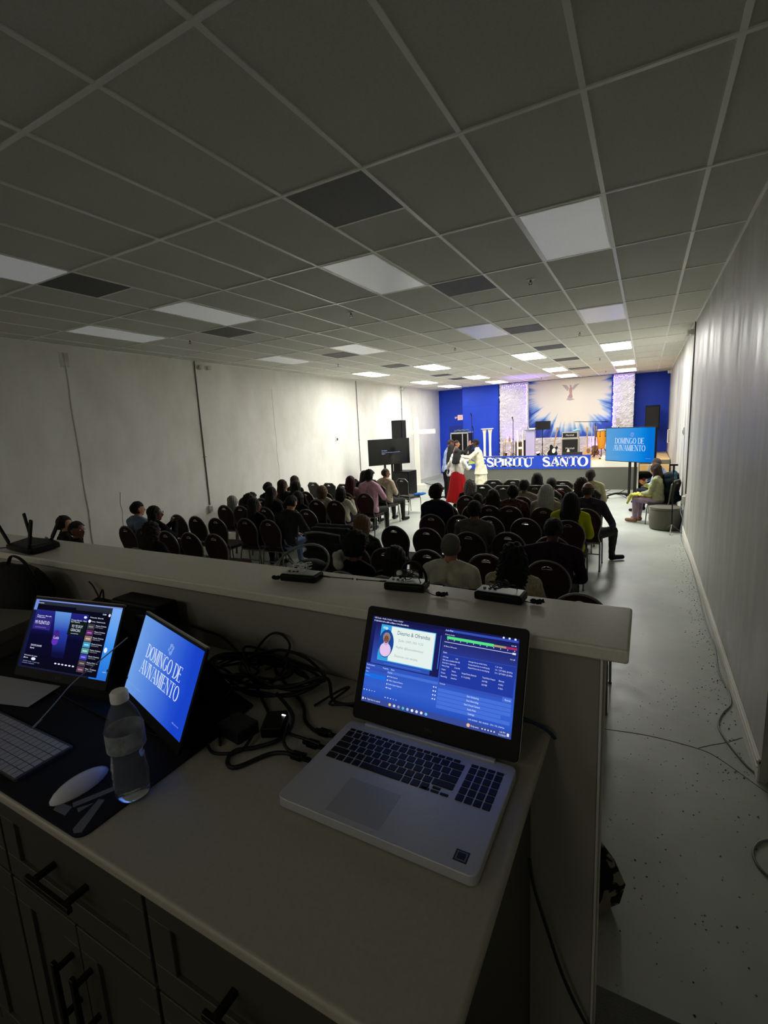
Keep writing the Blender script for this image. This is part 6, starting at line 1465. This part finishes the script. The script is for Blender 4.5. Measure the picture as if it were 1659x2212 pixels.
# ---- things on the stage
t = thing('road_case', (-6.2, 17.6, ZS), 'black equipment case with silver edges by the blue door', 'case')
MB().box(-6.52, -5.86, 17.4, 18.0, 0.0, 1.92).build('case_body', M_black, t, bevel=.006)
m = MB()
for x in (-6.53, -6.07, -5.87):
    m.box(x, x + .03, 17.385, 17.42, .0, 1.93)
m.box(-6.53, -5.84, 17.385, 17.42, 1.90, 1.94).box(-6.53, -5.84, 17.385, 18.01, 1.925, 1.945).build('aluminium_edge', M_silver, t, bevel=.002)
o_ = MB()
for k in range(6): o_.ell((-6.4 + .09 * k, 17.65, 1.99 + .02 * (k % 2)), (.08, .09, .05), 10)
tag(o_.build('cloth_bundle', cloth('slate_grey', (84, 96, 110)), smooth=True), 'grey cloth bundle lying on top of the black equipment case', 'cloth')
def micstand(x, y, h, lab, mt=M_blackm, boom=None, mic=True, z0=ZS):
    t = thing('microphone_stand', (x, y, z0), lab, 'microphone stand')
    MB().cyl((x, y, z0 + .04), (x, y, z0 + h), .011, n=10).cyl((x, y, z0 + h * .5), (x, y, z0 + h * .5 + .06), .018).build('pole', mt, t, smooth=True)
    for a in (.5, 2.6, 4.7): MB().cyl((x, y, z0 + .22), (x + .26 * math.cos(a), y + .26 * math.sin(a), z0 + .012), .009).build('leg', mt, t, smooth=True)
    top = Vector((x, y, z0 + h))
    if boom:
        a, b = Vector(boom[0]), Vector(boom[1]); MB().cyl(a, b, .009).build('boom', mt, t, smooth=True); top = b; dr_ = (b - a).normalized()
    else: dr_ = Vector((0, -.5, .5)).normalized()
    if mic:
        m = thing('microphone', tuple(top), 'microphone in the clip of the ' + lab, 'microphone')
        MB().cyl(top - dr_ * .02, top + dr_ * .14, .012, .016).build('mic_handle', M_black, m, smooth=True); MB().ell(top + dr_ * .16, .026, 12).build('mic_grille', mat('dark_mesh_metal', c(40, 40, 44), .4, metal=.6), m, smooth=True)
micstand(-5.62, 17.2, 1.60, 'tallest dark stand in front of the blue wall')
micstand(-5.50, 17.0, 1.12, 'shorter stand beside the tallest dark stand')
micstand(-4.14, 17.3, 1.36, 'straight black stand in front of the left flower panel')
micstand(-1.475, 17.5, 1.16, 'boom stand reaching over the conga', boom=((-2.12, 17.5, 2.14), (-1.27, 17.5, 2.10)))
micstand(-1.62, 17.9, 1.18, 'thin silver stand left of the boom stand', mt=M_silver, mic=False)
M_acr = mat('clear_acrylic', c(225, 225, 240), .08, trans=.75, ior=1.3, alpha=1)
M_frost = mat('frosted_lavender_acrylic', c(206, 198, 240), .35, trans=.3)
t = thing('pedestal', (-5.0, 17.0, ZS), 'white twin column flower pedestal before the blue wall', 'pedestal')
for x in (-5.09, -4.89):
    MB().lathe([(.055, ZS), (.045, ZS + .06), (.038, ZS + .5), (.05, ZS + .95), (.075, ZS + 1.08)], x, 17.0, 20, wob=lambda t_, z: .05 * math.sin(t_ * 9)).build('column', M_trimw, t, smooth=True)
    MB().lathe([(.06, ZS + 1.08), (.13, ZS + 1.12), (.12, ZS + 1.135)], x, 17.0, 20).build('capital', M_trimw, t, smooth=True)
M_goldm = mat('gold_metal', c(196, 160, 84), .3, metal=.9)
t = thing('side_table', (-4.3, 17.3, ZS), 'gold wire framed side table on the stage left', 'table')
m = MB()
for x in (-4.47, -4.17):
    for yy in (17.2, 17.45): m.cyl((x, yy, ZS), (x, yy, 1.53), .010, n=8)
m.tube([(-4.47, 17.2, 1.53), (-4.17, 17.2, 1.53), (-4.17, 17.45, 1.53), (-4.47, 17.45, 1.53)], .010, 8, closed=True, sub=1).tube([(-4.32 + .12 * math.cos(a), 17.2, 1.12 + .12 * math.sin(a)) for a in [i * PI / 6 for i in range(12)]], .009, 8, closed=True, sub=2)
m.build('wire_frame', M_goldm, t, smooth=True); MB().box(-4.47, -4.17, 17.2, 17.45, 1.53, 1.545).build('table_top', M_white, t)
for k, (x, h_, cc) in enumerate(((-4.42, .10, (190, 160, 100)), (-4.27, .20, (170, 120, 70)), (-4.20, .08, (230, 228, 220)))):
    tag(MB().lathe([(.03, 1.546), (.035, 1.57), (.03, 1.546 + h_ * .6), (.012, 1.546 + h_ * .8), (.012, 1.546 + h_)], x, 17.3, 14).build('perfume_bottle' if k != 2 else 'candle', mat('jar_%d' % k, c(*cc), .3), smooth=True), ('short amber bottle', 'tall amber bottle', 'white candle')[k] + ' on the gold side table', 'bottle' if k != 2 else 'candle')
t = thing('floor_lantern', (-4.1, 17.8, ZS), 'gold framed lantern with dark panels behind the gold side table', 'lantern')
MB().box(-4.15, -3.98, 17.75, 17.95, ZS, 1.50).build('dark_panel', mat('smoked_brown', c(58, 44, 28), .4), t)
m = MB()
for x in (-4.17, -3.98): m.box(x, x + .018, 17.73, 17.75, ZS, 1.53)
m.box(-4.17, -3.96, 17.73, 17.75, 1.515, 1.535).build('gold_frame', M_goldm, t)
t = thing('equipment_crate', (-3.87, 18.1, ZS), 'dark equipment crate behind the clear H lectern', 'crate'); MB().box(-3.95, -3.70, 18.0, 18.5, ZS, 1.56).build('crate_body', M_black, t, bevel=.01)
MB().box(-3.94, -3.71, 17.99, 18.002, 1.0, 1.5).build('grille', mat('black_grille', c(22, 22, 23), .8, bump=.5, bscale=400), t)
t = thing('lectern', (-3.87, 17.2, ZS), 'white H shaped open lectern on the stage', 'lectern')
for x in (-3.96, -3.78): MB().box(x - .02, x + .02, 17.15, 17.25, ZS, 1.94).build('post', M_white, t, bevel=.004)
MB().box(-3.94, -3.80, 17.18, 17.22, 1.28, 1.36).build('crossbar', M_white, t, bevel=.003); MB().box(-3.99, -3.75, 17.1, 17.3, ZS, ZS + .02).build('base', M_white, t)
t = thing('lectern', (-3.47, 17.0, ZS), 'frosted acrylic lectern glowing lavender with papers on top', 'lectern')
MB().box(-3.62, -3.33, 16.9, 17.12, ZS + .02, 1.93).build('front_panel', M_frost, t, bevel=.006); MB().box(-3.66, -3.29, 16.85, 17.18, 1.93, 1.95).build('top', M_acr, t, bevel=.004); MB().box(-3.65, -3.30, 16.86, 17.16, ZS, ZS + .02).build('base', M_acr, t)
tag(MB().box(-3.52, -3.28, 16.95, 17.1, 1.952, 2.0).build('white_box', M_white, bevel=.004), 'white box on top of the frosted lectern', 'box')
tag(MB().lathe([(.03, 1.952), (.033, 2.06), (.02, 2.08)], -3.56, 17.02, 14).build('drinking_glass', M_acr, smooth=True), 'clear glass on top of the frosted lectern', 'glass')
t = thing('music_stand', (-3.08, 17.0, ZS), 'black music stand with tilted tray right of the frosted lectern', 'music stand')
MB().cyl((-3.08, 17.0, ZS + .05), (-3.08, 17.0, 1.95), .012).cyl((-3.08, 17.0, 1.4), (-3.08, 17.0, 1.46), .018).build('pole', M_blackm, t, smooth=True)
for a in (.5, 2.6, 4.7): MB().cyl((-3.08, 17.0, ZS + .24), (-3.08 + .24 * math.cos(a), 17 + .24 * math.sin(a), ZS + .012), .009).build('leg', M_blackm, t, smooth=True)
R_ = Matrix.Rotation(-.35, 3, 'X')
MB().box(-3.32, -2.82, 16.98, 16.99, 1.93, 2.22, rot=R_).box(-3.32, -2.82, 16.91, 16.96, 1.925, 1.935).build('tray', M_black, t, bevel=.002)
# guitars
def guitar(x, y, z, lean_, rot, cb, cg, lab, sg=1.0, acoustic=False):
    t = thing('guitar', (x, y, ZS), lab, 'guitar')
    U = Vector((math.cos(rot), 0, math.sin(rot))); V = Vector((-math.sin(rot), .18, math.cos(rot))).normalized(); N = U.cross(V)
    O = Vector((x, y, z)); Q = []
    pf = [(.0, -.215), (.07, -.21), (.13, -.18), (.165, -.12), (.165, -.06), (.135, 0), (.112, .04), (.118, .08), (.135, .12), (.135, .16), (.11, .185)]
    pf += [(.06, .20), (.0, .205)] if acoustic else [(.085, .19), (.06, .14), (.03, .13)]
    lf = [(-x_, y_) for x_, y_ in pf[::-1]]
    if not acoustic: lf = [(-.03, .17), (-.07, .215), (-.12, .21)] + lf[4:]
    Q = [(x_ * sg, y_ * sg) for x_, y_ in pf + lf if (x_, y_) != (-.0, -.215)]
    MB().prism(Q, O, U, V, N, .05 if not acoustic else .09).build('guitar_body', cb, t, bevel=.008)
    MB().ell(O + N * (.091 if acoustic else .051) + U * (.0 if acoustic else .03) + V * .02, (.06, .004, .09), 16, rot=Matrix((U, N, V)).transposed()).build('pickguard', cg, t, smooth=True)
    MB().obox(O + V * .40 + N * (.085 if acoustic else .052), U, V, N, .020, .27, .010).build('neck', mat('maple_neck', c(176, 140, 96), .5), t, bevel=.003)
    MB().prism([(-.03, 0), (.03, 0), (.045, .14), (-.03, .17)], O + V * .665 + N * (.08 if acoustic else .045), U, V, N, .014).build('headstock', mat('maple_neck', c(176, 140, 96), .5), t, bevel=.003)
guitar(-2.83, 17.6, ZS + .24, 0, -.16, M_black, M_white, 'black electric guitar with pale pickguard leaning beside the amplifier')
guitar(-1.72, 17.7, ZS + .20, 0, .05, mat('tan_wood', c(196, 160, 112), .4), mat('tan_wood_dark', c(120, 84, 50), .4), 'tan guitar low on a stand between the amplifier and the boom stand', .8)
guitar(-1.50, 17.9, ZS + .22, 0, .02, mat('brown_wood', c(132, 76, 40), .4), mat('tan_wood_dark', c(120, 84, 50), .4), 'brown acoustic guitar standing left of the conga', .8, True)
# amplifier
M_sg = mat('grey_amp_trim', c(170, 168, 160), .6); M_gr = mat('amp_grille_cloth', c(34, 33, 32), .9, bump=.5, bscale=300); M_script = mat('white_script', c(236, 234, 228), .5)
def amp(x0, x1, y, z0, z1, name, lab, tw, th, tz):
    t = thing(name, ((x0 + x1) / 2, y, z0), lab, 'amplifier')
    MB().box(x0, x1, y, y + .32, z0, z1).build('cabinet', M_sg, t, bevel=.012)
    MB().box(x0 + .035, x1 - .035, y - .006, y + .004, z0 + .035, z1 - .03).build('grille', M_gr, t)
    f = Flat(((x0 + x1) / 2, y - .007, tz), (1, 0, 0), (0, 0, 1), (0, -1, 0)); f.eps = .002; f.text('Marshall', 0, 0, th, M_script, al='C', w=tw); f.build('logo_lettering', t); return t
amp(-2.56, -1.99, 17.6, ZS, 1.585, 'guitar_cabinet', 'grey edged guitar speaker cabinet with dark front', .28, .06, 1.22)
t = amp(-2.55, -2.02, 17.62, 1.587, 1.80, 'amplifier_head', 'grey edged amplifier head stacked on the speaker cabinet', .26, .055, 1.67)
o_ = MB(); 
for k in range(4): o_.ell((-2.12 + .02 * k, 17.75, 1.83 + .01 * k), (.10, .09, .035), 10)
tag(o_.build('cloth', cloth('aqua_cloth', (150, 206, 226)), smooth=True), 'pale aqua cloth lying on the amplifier head', 'cloth')
t = thing('stage_monitor', (-2.13, 17.0, ZS), 'long low black floor monitor in front of the guitar cabinet', 'speaker'); MB().prism([(0, 0), (.28, 0), (.28, .23), (.12, .23)], (-2.44, 16.85, ZS), (0, 1, 0), (0, 0, 1), (1, 0, 0), .62).build('monitor_body', M_black, t, bevel=.008)
t = thing('mini_amplifier', (-2.28, 17.3, ZS), 'tiny cream tabletop lamp in front of the cabinet grille', 'lamp'); MB().lathe([(.05, ZS), (.012, ZS + .03), (.012, ZS + .20), (.05, ZS + .22), (.03, ZS + .30)], -2.3, 17.4, 14).build('lamp_body', M_trimw, t, smooth=True)
# conga
t = thing('conga_drum', (-1.29, 17.6, ZS), 'honey wood conga drum on a black stand at the right of the stage', 'drum')
cz = 1.20
M_honey = mat('honey_wood', c(224, 158, 48), .3, nscale=3, namt=.3, col2=c(206, 136, 34), stretch=(12, 12, .4))
MB().lathe([(.095, cz), (.125, cz + .18), (.150, cz + .36), (.155, cz + .46), (.145, cz + .60)], -1.29, 17.6, 36).build('drum_shell', M_honey, t, smooth=True)
MB().lathe([(.150, cz + .58), (.154, cz + .60), (.154, cz + .63), (.146, cz + .645)], -1.29, 17.6, 36).build('rim', M_chrome, t, smooth=True); MB().lathe([(.146, cz + .644), (.10, cz + .652), (.02, cz + .655)], -1.29, 17.6, 36).build('drum_head', M_white, t, smooth=True)
m = MB()
for k in range(6): a = k * PI / 3 + .3; m.cyl((-1.29 + .158 * math.cos(a), 17.6 + .158 * math.sin(a), cz + .6), (-1.29 + .16 * math.cos(a), 17.6 + .16 * math.sin(a), cz + .42), .007).ell((-1.29 + .162 * math.cos(a), 17.6 + .162 * math.sin(a), cz + .42), .018, 8)
m.build('tuning_lugs', M_black, t, smooth=True)
for a in (.6, 2.7, 4.8): MB().cyl((-1.29 + .10 * math.cos(a), 17.6 + .10 * math.sin(a), cz + .02), (-1.29 + .30 * math.cos(a), 17.6 + .30 * math.sin(a), ZS + .01), .013).build('stand_leg', M_blackm, t, smooth=True)
# camera on tripod, stage floor bits
t = thing('camera_tripod', (-.82, 18.3, ZS), 'grey camera on a tripod behind the blue television', 'camera')
MB().box(-.90, -.80, 18.25, 18.35, 1.95, 2.2).box(-.80, -.70, 18.25, 18.35, 1.90, 1.99).build('camera_body', M_sg, t, bevel=.01)
for a in (.3, 2.4, 4.5): MB().cyl((-.82, 18.3, 1.90), (-.82 + .3 * math.cos(a), 18.3 + .3 * math.sin(a), ZS + .01), .012).build('leg', M_blackm, t, smooth=True)
tag(MB().lathe([(.10, ZS + .001), (.11, ZS + .04), (.07, ZS + .10), (.02, ZS + .11)], -1.14, 16.9, 18).build('white_cloth_lump', M_trimw, smooth=True), 'small white bundle on the wood stage floor left of the blue television', 'bundle')
tag(MB().box(-1.30, -1.18, 16.85, 16.95, ZS, ZS + .03).build('foot_pedal', M_black, bevel=.004), 'small black pedal on the stage floor beside the white bundle', 'pedal')
# shelf at the right of the stage front
t = thing('bookcase', (.05, 15.3, 0), 'open shelf unit with white side and dark shelves in front of the stage steps', 'shelf')
MB().box(-.165, -.135, 15.1, 15.42, 0, 1.0).build('side_panel', M_trimw, t, bevel=.003)
for z in (.03, .30, .62): MB().box(-.135, .42, 15.1, 15.42, z, z + .06).build('shelf_board', M_black, t, bevel=.003)
MB().box(.42, .44, 15.1, 15.42, 0, .68).build('side_panel', M_black, t); MB().box(-.135, .42, 15.41, 15.42, 0, .68).build('back_panel', M_black, t)
rnd = random.Random(3)
for k in range(7):
    x = -.07 + .07 * k; cc = ((176, 90, 96), (120, 40, 52), (216, 214, 220), (90, 110, 150), (226, 224, 222), (150, 80, 90), (60, 60, 90))[k]
    m = MB().ell((x, 15.2, .42 + .03 * (k % 2)), (.055, .07, .06), 10)
    for i, v in enumerate(m.v): n_ = noise.noise(Vector(v) * 14) * .02; m.v[i] = (v[0] + n_, v[1], max(v[2] + n_, .362))
    tag(m.build('folded_cloth', cloth('bag_%d' % k, cc), smooth=True), ('rose', 'wine red', 'pale grey', 'blue grey', 'white', 'dusty rose', 'navy')[k] + ' bundle on the middle shelf of the shelf unit', 'cloth', 'bundles on the shelf unit')
tag(MB().lathe([(.035, .681), (.035, .80), (.012, .86), (.012, .88)], .12, 15.2, 16).build('spray_bottle', M_white, smooth=True), 'small white bottle standing on the top shelf board', 'bottle')
t = thing('black_chair_frame', (.3, 15.3, .68), 'black square tube frame standing on the top shelf board', 'frame'); MB().box(.24, .27, 15.2, 15.24, .68, 1.0).box(.27, .42, 15.2, 15.24, .68, .71).build('tube', M_black, t)
t = tag(MB().box(-5.62, -5.45, 13.9, 14.1, 0, .02).build('cable_cover', M_rubber), 'black cable cover on the floor near the stage', 'cover')
for pts, lab in (([(-.9, 16.3, .01), (-1.0, 15.6, .01), (-.6, 15.2, .01), (-.4, 14.6, .01)], 'thin black cable on the floor left of the wheeled television stand'), ([(-.5, 16.3, .01), (-.62, 15.7, .01), (-.8, 15.4, .01)], 'thin black cable between the stage front and the wheeled television'), ([(-7.7, 17.5, .01), (-6.9, 16.6, .01), (-6.6, 16.3, .01), (-6.0, 16.0, .01)], 'thin black cable on the floor right of the white cross')):
    tag(MB().tube(pts, .008, 6).build('floor_cable', M_rubber, smooth=True), lab, 'cable', 'black floor cables by the stage')
m = MB()
for k in range(4): m.ell((-5.22 + .05 * k, 11.30 + .02 * k, .485 + .015 * (k % 2)), (.09, .08, .03), 10)
tag(m.build('blue_cloth', cloth('bright_blue', (40, 100, 180)), smooth=True), 'crumpled blue cloth on the seat of the empty charcoal chair at front left', 'cloth')
